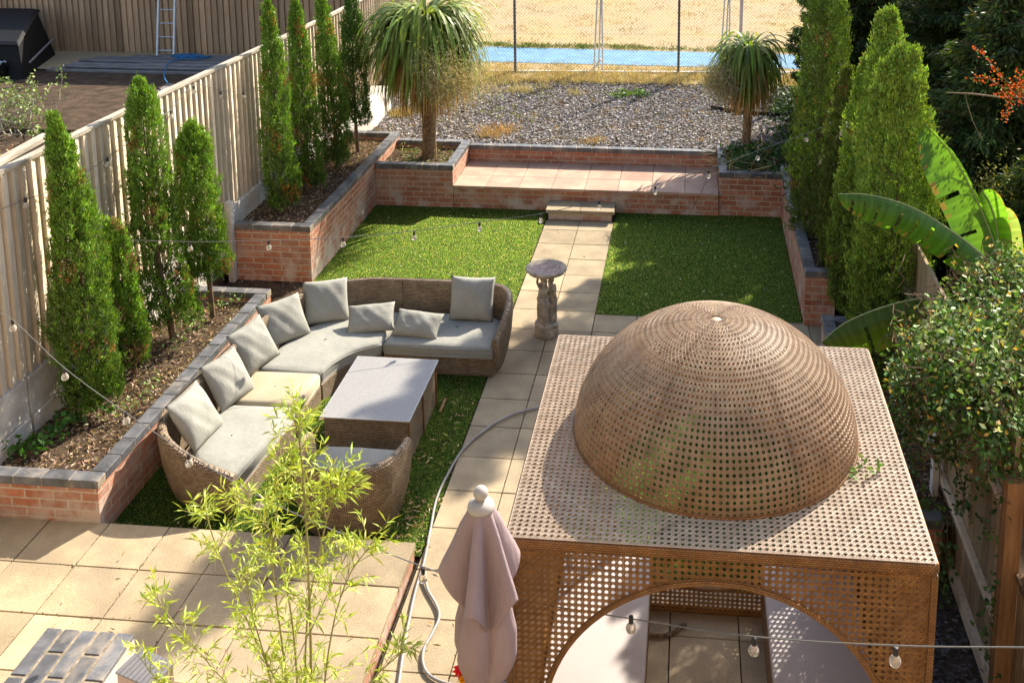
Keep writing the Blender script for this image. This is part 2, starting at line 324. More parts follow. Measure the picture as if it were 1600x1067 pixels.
turf('lawn_right', [(.925, -2.83), (3.17, -2.83), (3.17, .24), (.925, .24)], 19000, 'shaded dark green artificial grass right of the slab path')
# ------------------------------------------------------------ brick planters and terrace
def coping(m_, p0, p1, w_, z, th=.068, L=.225):
    p0 = Vector((*p0, z)); p1 = Vector((*p1, z)); d = (p1-p0); n_ = max(1, round(d.length/L)); d.normalize(); st = (p1-p0).length/n_; r = Vector((-d.y, d.x, 0))*w_/2
    m_.mi = 1; m_.cur = 0; q = r*.96
    m_.hexa([p0-q, p1-q, p1+q, p0+q]+[a+Vector((0, 0, th*.93)) for a in (p0-q, p1-q, p1+q, p0+q)]) if d.x+d.y > -9 else None
    m_.mi = 0
    for i in range(n_):
        a = p0+d*(i*st+.005); b_ = p0+d*((i+1)*st-.005); m_.cur = random.gauss(0, .16); h = th+random.uniform(-.0015, .0015)
        o_ = Vector((0, 0, .001)); j = r*random.uniform(-.02, .02)
        lo = [a-r+j+o_, b_-r+j+o_, b_+r+j+o_, a+r+j+o_]; m_.hexa(lo+[v+Vector((0, 0, h)) for v in lo])
def planter(name, label, walls, cops, loc, cat='planter'):
    t = thing(name, label, cat, loc); m_ = MB()
    for q in walls: m_.box(*q)
    m_.build('brick_wall', 'brick', t)
    if cops:
        m_ = MB()
        for q in cops: coping(m_, *q)
        m_.build('coping', ['coping', 'mortar'], t, bevel=.004, seg=2)
    return t
def soil(name, x0, x1, y0, y1, z, nchip=1500, mat='soil', col=((.22, .145, .09), (.40, .30, .20)), cn=None):
    m_ = MB(); nx, ny = max(3, int((x1-x0)/.06)), max(3, int((y1-y0)/.06))
    H = RNG.normal(0, .007, (nx, ny))
    m_.grid(lambda i, j: ((x0+(x1-x0)*i/(nx-1), y0+(y1-y0)*j/(ny-1), z+H[i, j]), (0, 0)), nx, ny); o = struct(m_.build(name, mat))
    P = np.c_[RNG.uniform(x0+.03, x1-.03, nchip), RNG.uniform(y0+.03, y1-.03, nchip), RNG.uniform(z, z+.012, nchip)]
    D = RNG.normal(size=(nchip, 3)); D[:, 2] *= .25
    c = np.where(RNG.random((nchip, 1)) < .5, vary(col[0], nchip, .4), vary(col[1], nchip, .35))
    stuff(quads(name+'_bark_chips', leaf_quads(P, D, RNG.uniform(.015, .06, nchip), RNG.uniform(.006, .02, nchip)), c, 'dry'), 'brown bark chips covering the soil of the '+(cn or name.replace('_', ' ')), 'mulch')
XL = -2.46
planter('brick_planter', 'low brick raised bed with slate blue coping behind the curved sofa', [(XL-.105, XL, -6.80, -3.52, 0, .405), (-6.7, XL-.105, -6.80, -6.695, 0, .405), (-3.42, XL-.105, -3.625, -3.52, 0, .405)],
        [((XL-.053, -6.69), (XL-.053, -3.64), .118, .405), ((-3.42, -3.5725), (XL+.008, -3.5725), .118, .405), ((-6.7, -6.75), (XL+.008, -6.75), .118, .405)], (XL, -6.7, 0))
soil('lower_bed_soil', -3.46, XL-.10, -6.7, -3.62, .36, 5000)
soil('gap_soil', -3.46, XL+.0, -3.52, -2.34, .0, 300, cn='gap between the two left beds')
planter('brick_planter', 'taller sunlit brick raised bed whose red end faces the sofa, with four cypresses', [(XL-.105, XL, -2.235, 1.45, 0, .625), (-3.36, XL, -2.34, -2.235, 0, .625), (-3.36, XL-.105, 1.35, 1.45, .3, .625)],
        [((XL-.053, -2.226), (XL-.053, 1.46), .118, .625), ((-3.37, -2.285), (XL+.008, -2.285), .118, .625), ((-3.37, 1.405), (XL-.115, 1.405), .118, .625)], (XL, -2.3, 0))
soil('upper_bed_soil', -3.46, XL-.10, -2.24, 1.36, .59, 5000)
planter('brick_planter', 'small square brick bed around the large cabbage palm left of the terrace', [(XL+.005, -1.355, .20, .305, 0, .545), (-1.46, -1.355, .305, 1.40, 0, .545), (XL+.005, -1.46, 1.295, 1.40, .2, .545)],
        [((XL+.012, .2525), (-1.347, .2525), .118, .545), ((-1.4075, .313), (-1.4075, 1.40), .118, .545), ((XL+.012, 1.3475), (-1.468, 1.3475), .118, .545)], (-1.9, .8, 0))
soil('palm_bed_soil', XL+.005, -1.455, .3, 1.3, .50, 1200)
planter('brick_planter', 'shaded brick bed of weeds right of the terrace under the smaller cabbage palm', [(2.335, 3.18, .255, .36, 0, .545), (2.335, 2.44, .36, 1.40, .0, .545)],
        [((2.327, .3075), (3.178, .3075), .118, .545), ((2.388, .368), (2.388, 1.46), .118, .545)], (2.8, .8, 0))
soil('weed_bed_soil', 2.43, 4.0, .35, 2.3, .50, 2500, cn='weedy bed beside the terrace')
planter('brick_planter', 'long shaded brick bed with dark coping along the right lawn', [(3.18, 3.285, -2.86, .66, 0, .545), (3.285, 3.50, -2.86, -2.755, 0, .545)],
        [((3.235, -2.746), (3.235, .67), .118, .545), ((3.172, -2.805), (3.51, -2.805), .118, .545)], (3.2, -2.8, 0))
soil('right_bed_soil', 3.285, 4.3, -2.76, .66, .5, 2500, cn='long bed beside the right lawn')
planter('brick_planter', 'low brick bed with dark coping between the rattan gazebo and the right fence', [(3.27, 3.375, -6.68, -3.58, 0, .40), (3.375, 3.75, -6.68, -6.575, 0, .40), (3.375, 3.75, -3.685, -3.58, 0, .40)],
        [((3.322, -6.566), (3.322, -3.70), .118, .40), ((3.262, -3.6325), (3.76, -3.6325), .118, .40), ((3.262, -6.627), (3.76, -6.627), .118, .40)], (3.4, -6.6, 0))
soil('gazebo_side_bed_soil', 3.37, 3.9, -6.58, -3.67, .36, 2000)
# terrace
t = thing('terrace', 'raised pink slab terrace with a red brick front wall at the end of the lawn', 'terrace', (.45, .8, 0))
m_ = MB(); m_.box(-1.35, 2.33, .215, 1.28, 0, .285); m_.build('front_wall', 'brick', t)
m_ = MB(); xs = [-1.352+.4603*k for k in range(9)]; yy = [.185, .64, 1.10, 1.287]
for i in range(8):
    for j in range(3): m_.cur = random.gauss(0, .07); m_.box(xs[i]+.003, xs[i+1]-.003, yy[j]+.003, yy[j+1]-.003, .289, .33+random.uniform(-.001, .001))
m_.build('slab_top', 'paving_pink', t, bevel=.003)
t = thing('low_wall', 'low brick wall with dark coping behind the pink terrace', 'wall', (.5, 1.35, .3))
m_ = MB(); m_.box(-1.35, 2.33, 1.29, 1.395, .2, .505); m_.build('brick_wall', 'brick', t); m_ = MB(); coping(m_, (-1.345, 1.342), (2.325, 1.342), .118, .505); m_.build('coping', ['coping', 'mortar'], t, bevel=.004)
t = thing('garden_step', 'single brick step with buff slab tread between path and terrace', 'step', (.45, .03, 0))
m_ = MB(); m_.box(.03, .89, -.115, .213, 0, .105); m_.build('riser', 'brick', t)
m_ = MB(); 
for a, b_ in ((.0, .459), (.465, .925)): m_.cur = random.gauss(0, .05); m_.box(a, b_, -.155, .214, .106, .153)
m_.build('tread', 'paving', t, bevel=.004)
# the house the garden belongs to, at the foot of the patio (its sunlit wall faces the garden)
t = thing('house', 'rear cream rendered wall of the house looking down the garden', 'house', (0, -14.4, 0)); m_ = MB()
wins = [(-5.2, -3.4, 1.1, 2.3), (-5.2, -3.4, 4.1, 5.4), (-1.6, .4, 0.12, 2.2), (1.0, 2.9, 4.3, 6.2), (5.2, 7.0, 1.1, 2.3), (5.2, 7.0, 4.1, 5.4)]
xs_ = sorted({-9, 11} | {v for q in wins for v in q[:2]}); zs_ = sorted({-.06, 7.2} | {v for q in wins for v in q[2:]})
for i in range(len(xs_)-1):
    for j in range(len(zs_)-1):
        cx2, cz2 = (xs_[i]+xs_[i+1])/2, (zs_[j]+zs_[j+1])/2
        if not any(q[0] < cx2 < q[1] and q[2] < cz2 < q[3] for q in wins): m_.box(xs_[i], xs_[i+1], -14.5, -14.25, zs_[j], zs_[j+1])
simple('house_render', (.42, .34, .25), .9, .1, 3, .3, 60)
m_.build('wall', 'house_render', t)
for q in wins:
    m_ = MB()
    for a, b_ in (((q[0], q[2]), (q[1], q[2])), ((q[1], q[2]), (q[1], q[3])), ((q[1], q[3]), (q[0], q[3])), ((q[0], q[3]), (q[0], q[2])), (((q[0]+q[1])/2, q[2]), ((q[0]+q[1])/2, q[3]))): m_.beam((a[0], -14.35, a[1]), (b_[0], -14.35, b_[1]), .07, .07, (0, 1, 0))
    fr = m_.build('window', 'white_paint', t); m_ = MB(); m_.box(q[0], q[1], -14.38, -14.37, q[2], q[3]); pn = m_.build('pane', 'black_plastic', None); pn.parent = fr; pn.matrix_parent_inverse = Matrix.Identity(4)
m_ = MB(); m_.hexa([(-9.2, -14.0, 7.2), (11.2, -14.0, 7.2), (11.2, -18, 10), (-9.2, -18, 10), (-9.2, -14.0, 7.35), (11.2, -14.0, 7.35), (11.2, -18, 10.15), (-9.2, -18, 10.15)]); m_.build('roof', 'composite', t)
# ------------------------------------------------------------ slate gravel behind the terrace
m_ = MB(); nx, ny = 60, 40; H = RNG.normal(0, .012, (nx, ny))
m_.grid(lambda i, j: ((-3.35+7.6*i/(nx-1), 1.4+4.1*j/(ny-1), .545+H[i, j]*(0 if j == 0 else 1)+.0*j), (0, 0)), nx, ny); struct(m_.build('gravel_bed', 'slate_base'))
def chips(name, x0, x1, y0, y1, z, nn, s0, s1, col, label, flat=.35):
    P = np.c_[RNG.uniform(x0, x1, nn), RNG.uniform(y0, y1, nn), RNG.uniform(z, z+.025, nn)]; out = []; cs = []
    nrmv = nrm(RNG.normal(0, flat, (nn, 3))+np.array([0, 0, 1])); a = nrm(np.cross(nrmv, RNG.normal(size=(nn, 3)))); b_ = np.cross(nrmv, a)
    s = RNG.uniform(s0, s1, (nn, 1)); s2 = s*RNG.uniform(.35, .8, (nn, 1)); th = s*.22
    c4 = [P+a*s*u*RNG.uniform(.7, 1.1, (nn, 1))+b_*s2*v*RNG.uniform(.7, 1.1, (nn, 1)) for u, v in ((-1, -1), (1, -1), (1, 1), (-1, 1))]
    top = [c+nrmv*th for c in c4]; C = vary(col, nn, .38, .05)
    out.append(np.stack(top, 1)); cs.append(C)
    for i in range(4): out.append(np.stack([c4[i], c4[(i+1) % 4], top[(i+1) % 4], top[i]], 1)); cs.append(C*.9)
    return stuff(quads(name, np.concatenate(out), np.concatenate(cs), 'dry'), label, 'gravel')
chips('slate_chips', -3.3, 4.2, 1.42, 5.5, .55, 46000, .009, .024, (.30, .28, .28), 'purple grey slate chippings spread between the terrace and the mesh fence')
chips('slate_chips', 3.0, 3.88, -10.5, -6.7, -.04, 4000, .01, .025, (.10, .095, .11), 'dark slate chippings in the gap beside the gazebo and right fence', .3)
# ------------------------------------------------------------ grass tufts and weeds
def tufts(P, nper, L, W, col, spread=.05, up=1.0, s=.3):
    n_ = len(P)*nper; B = np.repeat(P, nper, 0)+np.c_[RNG.normal(0, spread, (n_, 2)), np.zeros(n_)]
    D = np.c_[RNG.normal(0, .55, (n_, 2)), np.full(n_, up)]; return leaf_quads(B, D, RNG.uniform(L*.5, L*1.2, n_), W), vary(col, n_, s)
def U(n_, x0, x1, y0, y1, z): return np.c_[RNG.uniform(x0, x1, n_), RNG.uniform(y0, y1, n_), np.full(n_, z)]
A = [tufts(U(420, -3.2, 4.2, 5.15, 5.9, .57), 45, .13, .008, (.50, .40, .23), .07), tufts(U(60, -3, 0, 4.3, 5.3, .57), 45, .11, .008, (.46, .38, .22), .09),
     tufts(U(7, -1.3, -.9, 1.7, 2.2, .57), 80, .12, .008, (.45, .30, .17), .1), tufts(U(3, .35, .6, 1.55, 1.7, .57), 60, .08, .008, (.42, .28, .16), .08), tufts(U(5, -2.9, -2.6, 2.6, 3.4, .57), 90, .13, .01, (.40, .30, .15), .08),
     tufts(U(40, -3.1, 2.5, 1.6, 5, .57), 14, .06, .008, (.42, .28, .14), .05)]
stuff(quads('dry_grass', np.concatenate([a[0] for a in A]), np.concatenate([a[1] for a in A]), 'dry'), 'straw coloured dry grass along the foot of the mesh fence and gravel', 'dry grass')
A = [tufts(U(170, -3, 5, 8.0, 8.35, .587), 30, .07, .014, (.16, .20, .05), .08), tufts(U(300, -3, 5, 6.0, 6.6, .587), 20, .05, .01, (.42, .33, .13), .1), tufts(U(420, -4, 6, 8.3, 15, .587), 14, .06, .012, (.36, .28, .12), .12)]
stuff(quads('field_grass', np.concatenate([a[0] for a in A]), np.concatenate([a[1] for a in A]), 'dry'), 'sparse green and dry grass along the blue track', 'grass')
def weeds(name, P, nper, L, W, col, spread, label, cat='weeds', zs=.04, up=.5):
    n_ = len(P)*nper; B = np.repeat(P, nper, 0)+np.c_[RNG.normal(0, spread, (n_, 2)), np.abs(RNG.normal(0, zs, n_))]
    D = np.c_[RNG.normal(0, 1, (n_, 2)), np.full(n_, up)]
    return stuff(quads(name, leaf_quads(B, D, RNG.uniform(L*.6, L*1.3, n_), RNG.uniform(W*.7, W*1.2, n_)), vary(col, n_, .3), 'leaf'), label, cat)
weeds('ivy', np.array([onz(x, y, .42) for x, y in ((20, 705), (45, 695), (70, 690), (95, 670), (120, 655), (140, 645), (60, 702), (35, 708), (165, 640), (110, 660), (85, 680))]), 26, .05, .045, (.05, .13, .02), .05, 'dark green ivy leaves creeping along the concrete board in the low bed')
weeds('ground_weeds', np.array([onz(x, y, .42) for x, y in ((210, 635), (225, 625), (190, 645), (265, 545), (300, 515), (345, 480), (365, 470), (240, 600), (140, 655), (285, 535), (310, 505))]), 22, .035, .022, (.18, .28, .08), .06, 'pale green weeds in the bark of the low bed')
weeds('palm_bed_weeds', U(16, -2.3, -1.5, .4, 1.2, .51), 22, .05, .018, (.17, .2, .06), .07, 'small weeds around the foot of the large cabbage palm')
weeds('bed_weeds', np.r_[U(30, 2.45, 3.2, .4, 1.4, .52), U(16, 3.0, 4.0, 1.0, 2.2, .55)], 34, .085, .045, (.05, .11, .025), .09, 'broad green weeds filling the bed right of the terrace', zs=.08)
weeds('gravel_weeds', U(12, .4, 1.3, 4.2, 4.7, .57), 26, .05, .03, (.14, .24, .05), .07, 'small green weeds in the slate near the mesh fence')
weeds('gravel_weeds', U(16, -2.2, -.4, 2.3, 4.6, .57), 16, .045, .022, (.20, .24, .08), .10, 'sparse weeds on the slate behind the large cabbage palm')
P = U(60, 2.25, 3.2, .35, 1.3, .56); n_ = len(P)*4; D = np.c_[RNG.normal(0, 1, n_)-.3, RNG.normal(-.3, .6, n_), RNG.normal(.15, .2, n_)]
stuff(quads('fallen_palm_leaves', leaf_quads(np.repeat(P, 4, 0)+RNG.normal(0, .05, (n_, 3))*[1, 1, .4], D, RNG.uniform(.2, .5, n_), .014), vary((.40, .30, .17), n_, .3), 'dry'), 'tan fallen strap leaves lying over the bed right of the terrace', 'dead leaves')
jt = []
for k in range(0, 6):
    n_ = 160; jt.append(np.c_[RNG.uniform(-3.5, -.05, n_), np.full(n_, -6.79-.463*k)+RNG.normal(0, .003, n_), np.full(n_, .115)])
for k in range(1, 8):
    n_ = 110; jt.append(np.c_[np.full(n_, -.03-.472*k)+RNG.normal(0, .003, n_), RNG.uniform(-9, -6.8, n_), np.full(n_, .115)])
for k in range(0, 22): n_ = 40; jt.append(np.c_[RNG.uniform(0, .92, n_), np.full(n_, -k*PS)+RNG.normal(0, .003, n_), np.full(n_, -.005)])
jt.append(np.c_[np.full(500, PS)+RNG.normal(0, .003, 500), RNG.uniform(-9, -.2, 500), np.full(500, -.005)])
jt = np.concatenate(jt); jt = jt[(np.sin(jt[:, 0]*2.3+jt[:, 1]*1.7)+RNG.normal(0, .5, len(jt))) > .2]
stuff(quads('joint_moss', leaf_quads(jt, RNG.normal(size=jt.shape)*[1, 1, .4]+[0, 0, .3], RNG.uniform(.008, .022, len(jt)), .010), vary((.12, .13, .05), len(jt), .4), 'dry'), 'moss and grit caught in the joints of the slabs', 'moss')
P = np.r_[U(36, .95, 3.1, -2.7, .1, .02), U(20, -2.4, -.1, -3, .1, .02)]
stuff(quads('petals', leaf_quads(P, RNG.normal(size=P.shape)*[1, 1, .3], .03, .018), vary((.75, .72, .62), len(P), .1), 'dry'), 'tiny pale fallen petals dotted over the two back lawns', 'petals')
# fallen leaves on the turf and patio
P = np.concatenate([U(130, -.38, -.02, -6.7, -4.4, .022), U(120, -.5, .02, -6.75, -6.1, .022), U(120, -1.4, -1.12, -5.7, -4.35, .022), U(70, -2.2, -.2, -6.7, -6.2, .02), U(40, -2.4, 3.1, -2, .1, .02), U(25, -2.4, 0, -8, -7, .13), U(25, 0, .9, -8, -6.6, .01)])
n_ = len(P); D = RNG.normal(size=(n_, 3)); D[:, 2] = np.abs(D[:, 2])*.12
stuff(quads('fallen_leaves', leaf_quads(P, D, RNG.uniform(.025, .075, n_), RNG.uniform(.008, .014, n_)), vary((.45, .34, .19), n_, .35), 'dry'), 'dry narrow bamboo leaves scattered on the grass round the coffee table', 'fallen leaves')
P = np.r_[U(150, -1.38, -1.15, -4.75, -4.32, .02)]; n_ = len(P); D = RNG.normal(size=(n_, 3)); D[:, 2] = np.abs(D[:, 2])*.3
stuff(quads('leaf_pile', leaf_quads(P, D, RNG.uniform(.04, .08, n_), .02), vary((.33, .20, .10), n_, .4), 'dry'), 'brown leaf pile between the curved sofa and the table', 'fallen leaves')
# ------------------------------------------------------------ fences
def board_fence(name, label, X, y0, y1, zb, zt, mat, capmat, out=1, bw=.125, posts=True, grav=None, loc=None):
    """feather-edge boards along Y at X; out = side (+1 towards +X) they face"""
    t = thing(name, label, 'fence', (X, (y0+y1)/2, zb)); m_ = MB(); y = y0
    while y < y1-.02:
        m_.cur = random.gauss(0, .13); e = min(y+bw-.012, y1); dz = random.uniform(-.006, .004); j = random.uniform(-.002, .002)
        zt_ = zt(y) if callable(zt) else zt
        a, b_ = X+out*(.040+j), X+out*.008
        m_.hexa([(X-out*.002, y, zb), (a, y, zb), (b_, e, zb), (X-out*.002, e, zb), (X-out*.002, y, zt_+dz), (a, y, zt_+dz), (b_, e, zt_+dz), (X-out*.002, e, zt_+dz)])
        y += bw
    m_.build('boards', mat, t)
    m_ = MB(); n_ = 12
    for i in range(n_):
        a = y0+(y1-y0)*i/n_; b_ = y0+(y1-y0)*(i+1)/n_; za = (zt(a) if callable(zt) else zt); zb_ = (zt(b_) if callable(zt) else zt); m_.cur = random.gauss(0, .06)
        m_.beam((X+out*.008, a+.002, za+.018), (X+out*.008, b_-.002, zb_+.018), .075, .03)
    m_.build('capping_rail', capmat, t)
    return t
zt = lambda y: float(np.interp(y, [-9, -5.9, -3.5, -1.2, 1.9, 6.8], [2.62, 2.60, 2.56, 2.50, 2.43, 2.40]))
FENCEBACK = MB(); FENCEBACK.box(-3.515, -3.503, -9, 6.75, .85, 2.40)
lf = board_fence('board_fence', 'sunlit weathered fence behind the cypresses on the left', -3.50, -9, 6.75, .85, zt, 'old_wood', 'fence_cap')
m_ = MB()
for k, (a, b_) in enumerate([(-9, -6.1), (-6.08, -3.2), (-3.18, -.3), (-.28, 2.1)]):
    m_.cur = random.gauss(0, .05); m_.box(-3.53, -3.44, a, b_, .52, .85); m_.cur = random.gauss(0, .05); m_.box(-3.525, -3.425, a+.01, b_-.01, .2, .515)
m_.build('concrete_gravel_board', 'concrete', lf, bevel=.006); FENCEBACK.build('backing_rail', 'right_wood', lf)
m_ = MB(); m_.box(-3.44, -3.365, -2.42, -2.33, 0, .98); m_.build('concrete_post', 'concrete', lf, bevel=.006)
m_ = MB(); m_.hexa([(-3.42, .9, .5), (-3.0, 2.0, .5), (-3.08, 3.2, .5), (-3.42, 3.2, .5), (-3.42, .9, .70), (-3.1, 2.0, .72), (-3.14, 3.2, .95), (-3.42, 3.2, .95)])
tag(m_.build('concrete_slab', 'concrete', bevel=.01), 'white concrete block at the end of the left fence beside the slate', 'concrete block')
# back neighbour fence, seen over the left fence
t = thing('board_fence', 'tall brown fence at the back of the neighbouring garden behind the ladder', 'fence', (-8, 6.85, .5)); m_ = MB(); x = -14
while x < -3.5:
    m_.cur = random.gauss(0, .17); m_.hexa([(x, 6.835, .5), (x+.121, 6.80, .5), (x+.121, 6.86, .5), (x, 6.86, .5), (x, 6.835, 2.7), (x+.121, 6.80, 2.7), (x+.121, 6.86, 2.7), (x, 6.86, 2.7)]); x += .13
m_.build('boards', 'new_wood', t); m_ = MB(); m_.box(-14, -3.5, 6.862, 6.875, .5, 2.7); m_.build('gap_light_stop', 'bark', t); m_ = MB(); m_.box(-14, -3.5, 6.80, 6.88, 2.70, 2.73); m_.build('capping_rail', 'new_wood', t)  # thin dark sheet added behind the boards to stop sun through the gaps
# right fence: back side with arris rails
t = thing('board_fence', 'shaded timber fence with long rails under the honeysuckle beside the gazebo', 'fence', (3.86, -6.5, 0)); m_ = MB(); y = -7.72
while y < -2.6:
    m_.cur = random.gauss(0, .15); a = random.uniform(0, .006); m_.box(3.86+a, 3.885+a, y, y+.118, .1, 1.78); y += .12
m_.build('boards', 'right_wood', t)
m_ = MB()
for z in (.52, 1.30): m_.beam((3.842, -7.70, z), (3.842, -2.6, z), .036, .055)
m_.build('rail', 'old_wood', t); m_ = MB(); m_.box(3.82, 3.875, -7.7, -2.6, 0, .098); m_.build('gravel_board', 'old_wood', t)
m_ = MB(); m_.box(3.80, 3.90, -7.83, -7.73, 0, 1.55); m_.build('post', 'orange_wood', t, bevel=.004)
m_ = MB(); m_.box(3.77, 3.815, -6.25, -6.17, .35, 1.35); m_.build('white_batten', 'white_paint', t)
t = thing('board_fence', 'darker slatted fence panel at the bottom right corner', 'fence', (3.95, -9, 0)); m_ = MB(); y = -11.5
while y < -7.9: m_.cur = random.gauss(0, .15); m_.box(3.90, 3.93, y, y+.07, .05, .95); y += .1
m_.build('boards', 'right_wood', t); m_ = MB(); m_.beam((3.91, -11.5, .975), (3.91, -7.86, .975), .08, .04); m_.build('capping_rail', 'bark', t)
m_ = MB(); m_.box(3.93, 4.06, -8.0, -7.86, 0, 1.75); tag(m_.build('timber_post', 'orange_wood', bevel=.005), 'thick orange brown timber post at the right edge below the honeysuckle', 'post')
# mesh fence
t = thing('mesh_fence', 'tall chain link fence between the slate garden and the sports field', 'fence', (0, 5.8, .56))
def fy(x): return 5.76+.068*(x+1.41)/1
for x in (-4.5, -1.41, 1.69, 4.8):
    m_ = MB(); m_.beam((x, fy(x), .5), (x, fy(x), 3.3), .045, .045, (0, 1, 0)); m_.build('fence_post', 'galvanised', t)
V = []; p_ = .055; x0, x1, z0, z1 = -4.5, 5.2, .60, 3.2; k = x0-(z1-z0)
W_ = .0016
def wire(xa, za, xb, zb):
    L = math.hypot(xb-xa, zb-za); ux, uz = (xb-xa)/L*W_, (zb-za)/L*W_; y0_, y1_ = fy(xa), fy(xb)
    V.append([(xa-uz, y0_, za+ux), (xb-uz, y1_, zb+ux), (xb+uz, y1_, zb-ux), (xa+uz, y0_, za-ux)]); V.append([(xa, y0_-W_, za), (xb, y1_-W_, zb), (xb, y1_+W_, zb), (xa, y0_+W_, za)])
while k < x1:
    for s in (1, -1):
        a, b_ = k, k+(z1-z0); zz = [z0, z1] if s > 0 else [z1, z0]
        ca, cb = max(a, x0), min(b_, x1)
        if ca < cb:
            za = zz[0]+(zz[1]-zz[0])*(ca-a)/(b_-a); zb2 = zz[0]+(zz[1]-zz[0])*(cb-a)/(b_-a); wire(ca, za, cb, zb2)
    k += p_*1.2
for z in (.62, 1.35, 2.1): wire(x0, z, x1, z)
V = np.array(V); quads('wire_mesh', V, vary((.4, .4, .38), len(V), .05, .01), 'wire', t)
m_ = MB(); m_.beam((-3.2, fy(-3.2)+.05, .60), (5.2, fy(5.2)+.05, .60), .05, .05); tag(m_.build('kerb_rail', 'white_paint'), 'white rail lying along the foot of the chain link fence', 'rail')
# goal frames behind the mesh
def goal(x, y, h, label):
    t = thing('goal_frame', label, 'goal frame', (x, y, .59))
    for dx, tx, nm in ((-.11, .0, 'pole'), (.06, .03, 'pole'), (-.02, .05, 'pole')):
        m_ = MB(); m_.tube([(x+dx, y, .59), (x+tx, y+.02*dx, h)], .016, 8); m_.build(nm, 'white_paint', t)
    m_ = MB(); m_.beam((x-.12, y, .61), (x+.02, y+.02, .80), .05, .04); m_.build('foot', 'white_paint', t)
goal(.17, 6.15, 3.0, 'white metal goal frame with leaning poles behind the mesh fence, left one'); goal(2.62, 6.9, 3.2, 'white metal goal frame rising behind the smaller cabbage palm')
m_ = MB(); m_.tube([(2.92, 7.6, .59), (2.95, 7.6, 3.6)], .035, 10); tag(m_.build('sports_post', 'pink_sheet'), 'faded reddish post on the field right of the white goal frames', 'post')
# ------------------------------------------------------------ sweep shells (sofa, chair)
def catmull(pts, n_=8):
    P = [np.array(p, float) for p in pts]; P = [2*P[0]-P[1]]+P+[2*P[-1]-P[-2]]; out = []
    for i in range(1, len(P)-2):
        for k in range(n_):
            t_ = k/n_; a, b_, c, d = P[i-1:i+3]; out.append(.5*((2*b_)+(-a+c)*t_+(2*a-5*b_+4*c-d)*t_*t_+(-a+3*b_-3*c+d)*t_**3))
    return out+[P[-2]]
def shell(name, path, parent, inset=.09, th=.075, zs=.2, close=True):
    """path of (x,y,h) along the outer top edge; the wall bulges outward above an inset base"""
    P = catmull(path, 6); n_ = len(P); m_ = MB(); L = [0]
    for i in range(1, n_): L.append(L[-1]+float(np.linalg.norm(P[i][:2]-P[i-1][:2])))
    def fn(i, j):
        p_ = P[i]; d = P[min(i+1, n_-1)][:2]-P[max(i-1, 0)][:2]; d = d/np.linalg.norm(d); nr = np.array([d[1], -d[0]]); h = p_[2]    # nr points outward (path runs clockwise seen so)
        prof = [(-inset, 0), (-inset*.55, h*.22), (-inset*.2, h*.5), (0, h*.82), (-.004, h*.95), (-.02, h*.992), (-.042, h), (-th+.012, h*.988), (-th, h*.95), (-th-.015, h*.7), (-th-.035, zs)]
        o, z = prof[j]; q = p_[:2]+nr*o; return (q[0], q[1], z), (L[i], z+.3*o if j < 7 else 2*h-z)
    m_.grid(fn, n_, 11)
    for i in (0, n_-1):
        pts = [fn(i, j)[0] for j in range(11)]; b0 = fn(i, 10)[0]; pts = pts+[(b0[0], b0[1], 0)]; m_.face(pts if i else pts[::-1], [(q[0]+q[1], q[2]) for q in pts])
    return m_.build(name, 'wicker', parent, smooth=False), P
def poly_body(name, poly, z0, z1, mat, parent=None, bevel=0, seg=3, smooth=False, inset_base=0, uvs=1):
    m_ = MB(); n_ = len(poly); c = np.mean(poly, 0); L = 0; lo = [np.array(p)+(c-np.array(p))*inset_base for p in poly]; i0 = len(m_.v)
    m_.v = [(*p, z0) for p in lo]+[(*p, z1) for p in poly]
    m_.f = [tuple(range(n_, 2*n_)), tuple(range(n_))[::-1]]; m_.uv = [[(p[0], p[1]) for p in poly], [(p[0], p[1]) for p in poly][::-1]]; m_.t = [0, 0]; m_.m = [0, 0]
    for i in range(n_):
        j = (i+1) % n_; d = float(np.linalg.norm(np.array(poly[i])-poly[j])); m_.f.append((i, j, n_+j, n_+i)); m_.uv.append([(L, z0), (L+d, z0), (L+d, z1), (L, z1)]); m_.t.append(0); m_.m.append(0); L += d
    o = m_.build(name, mat, parent, smooth=smooth)
    if bevel: b_ = o.modifiers.new('bevel', 'BEVEL'); b_.width = bevel; b_.segments = seg; b_.limit_method = 'ANGLE'; b_.angle_limit = math.radians(40)
    return o
def arc(pts, n_=5): return [tuple(p[:2]) for p in catmull([(a, b_, 0) for a, b_ in pts], n_)]
def seatcushion(name, poly, label, mat='cushion', z0=.205, z1=.325):
    """softly domed slab: the outline is filled in rings that sink towards the edge"""
    c = np.mean(poly, 0); P = np.array(poly); n_ = len(P); m_ = MB(); rings = [(1.0, z0), (1.012, z0+.03), (1.012, z1-.045), (.99, z1-.016), (.955, z1-.002), (.85, z1+.006), (.6, z1+.010), (.3, z1+.011), (.02, z1+.011)]
    ph = random.random()*9
    def fn(i, j):
        k, z = rings[i]; p_ = c+(P[j % n_]-c)*k; z2 = z+(.0035*math.sin(p_[0]*17+ph)*math.cos(p_[1]*13+ph) if i > 3 else 0); return (p_[0], p_[1], z2), (0, 0)
    m_.grid(fn, len(rings), n_+1); m_.face([(*q, z0) for q in (c+(P-c)*1.0)][::-1])
    o = m_.build(name, mat, smooth=True); tag(o, label, 'seat cushion', 'seat cushions of the rattan sofa'); s_ = o.modifiers.new('weld', 'WELD'); s_.merge_threshold = .0005
    m_ = MB(); m_.tube([(*(c+(p_-c)*1.008), z1-.028) for p_ in P], .005, 5, closed=True); pp = m_.build('piping', mat, None, smooth=True); pp.parent = o; return o
BASE = 'wicker'
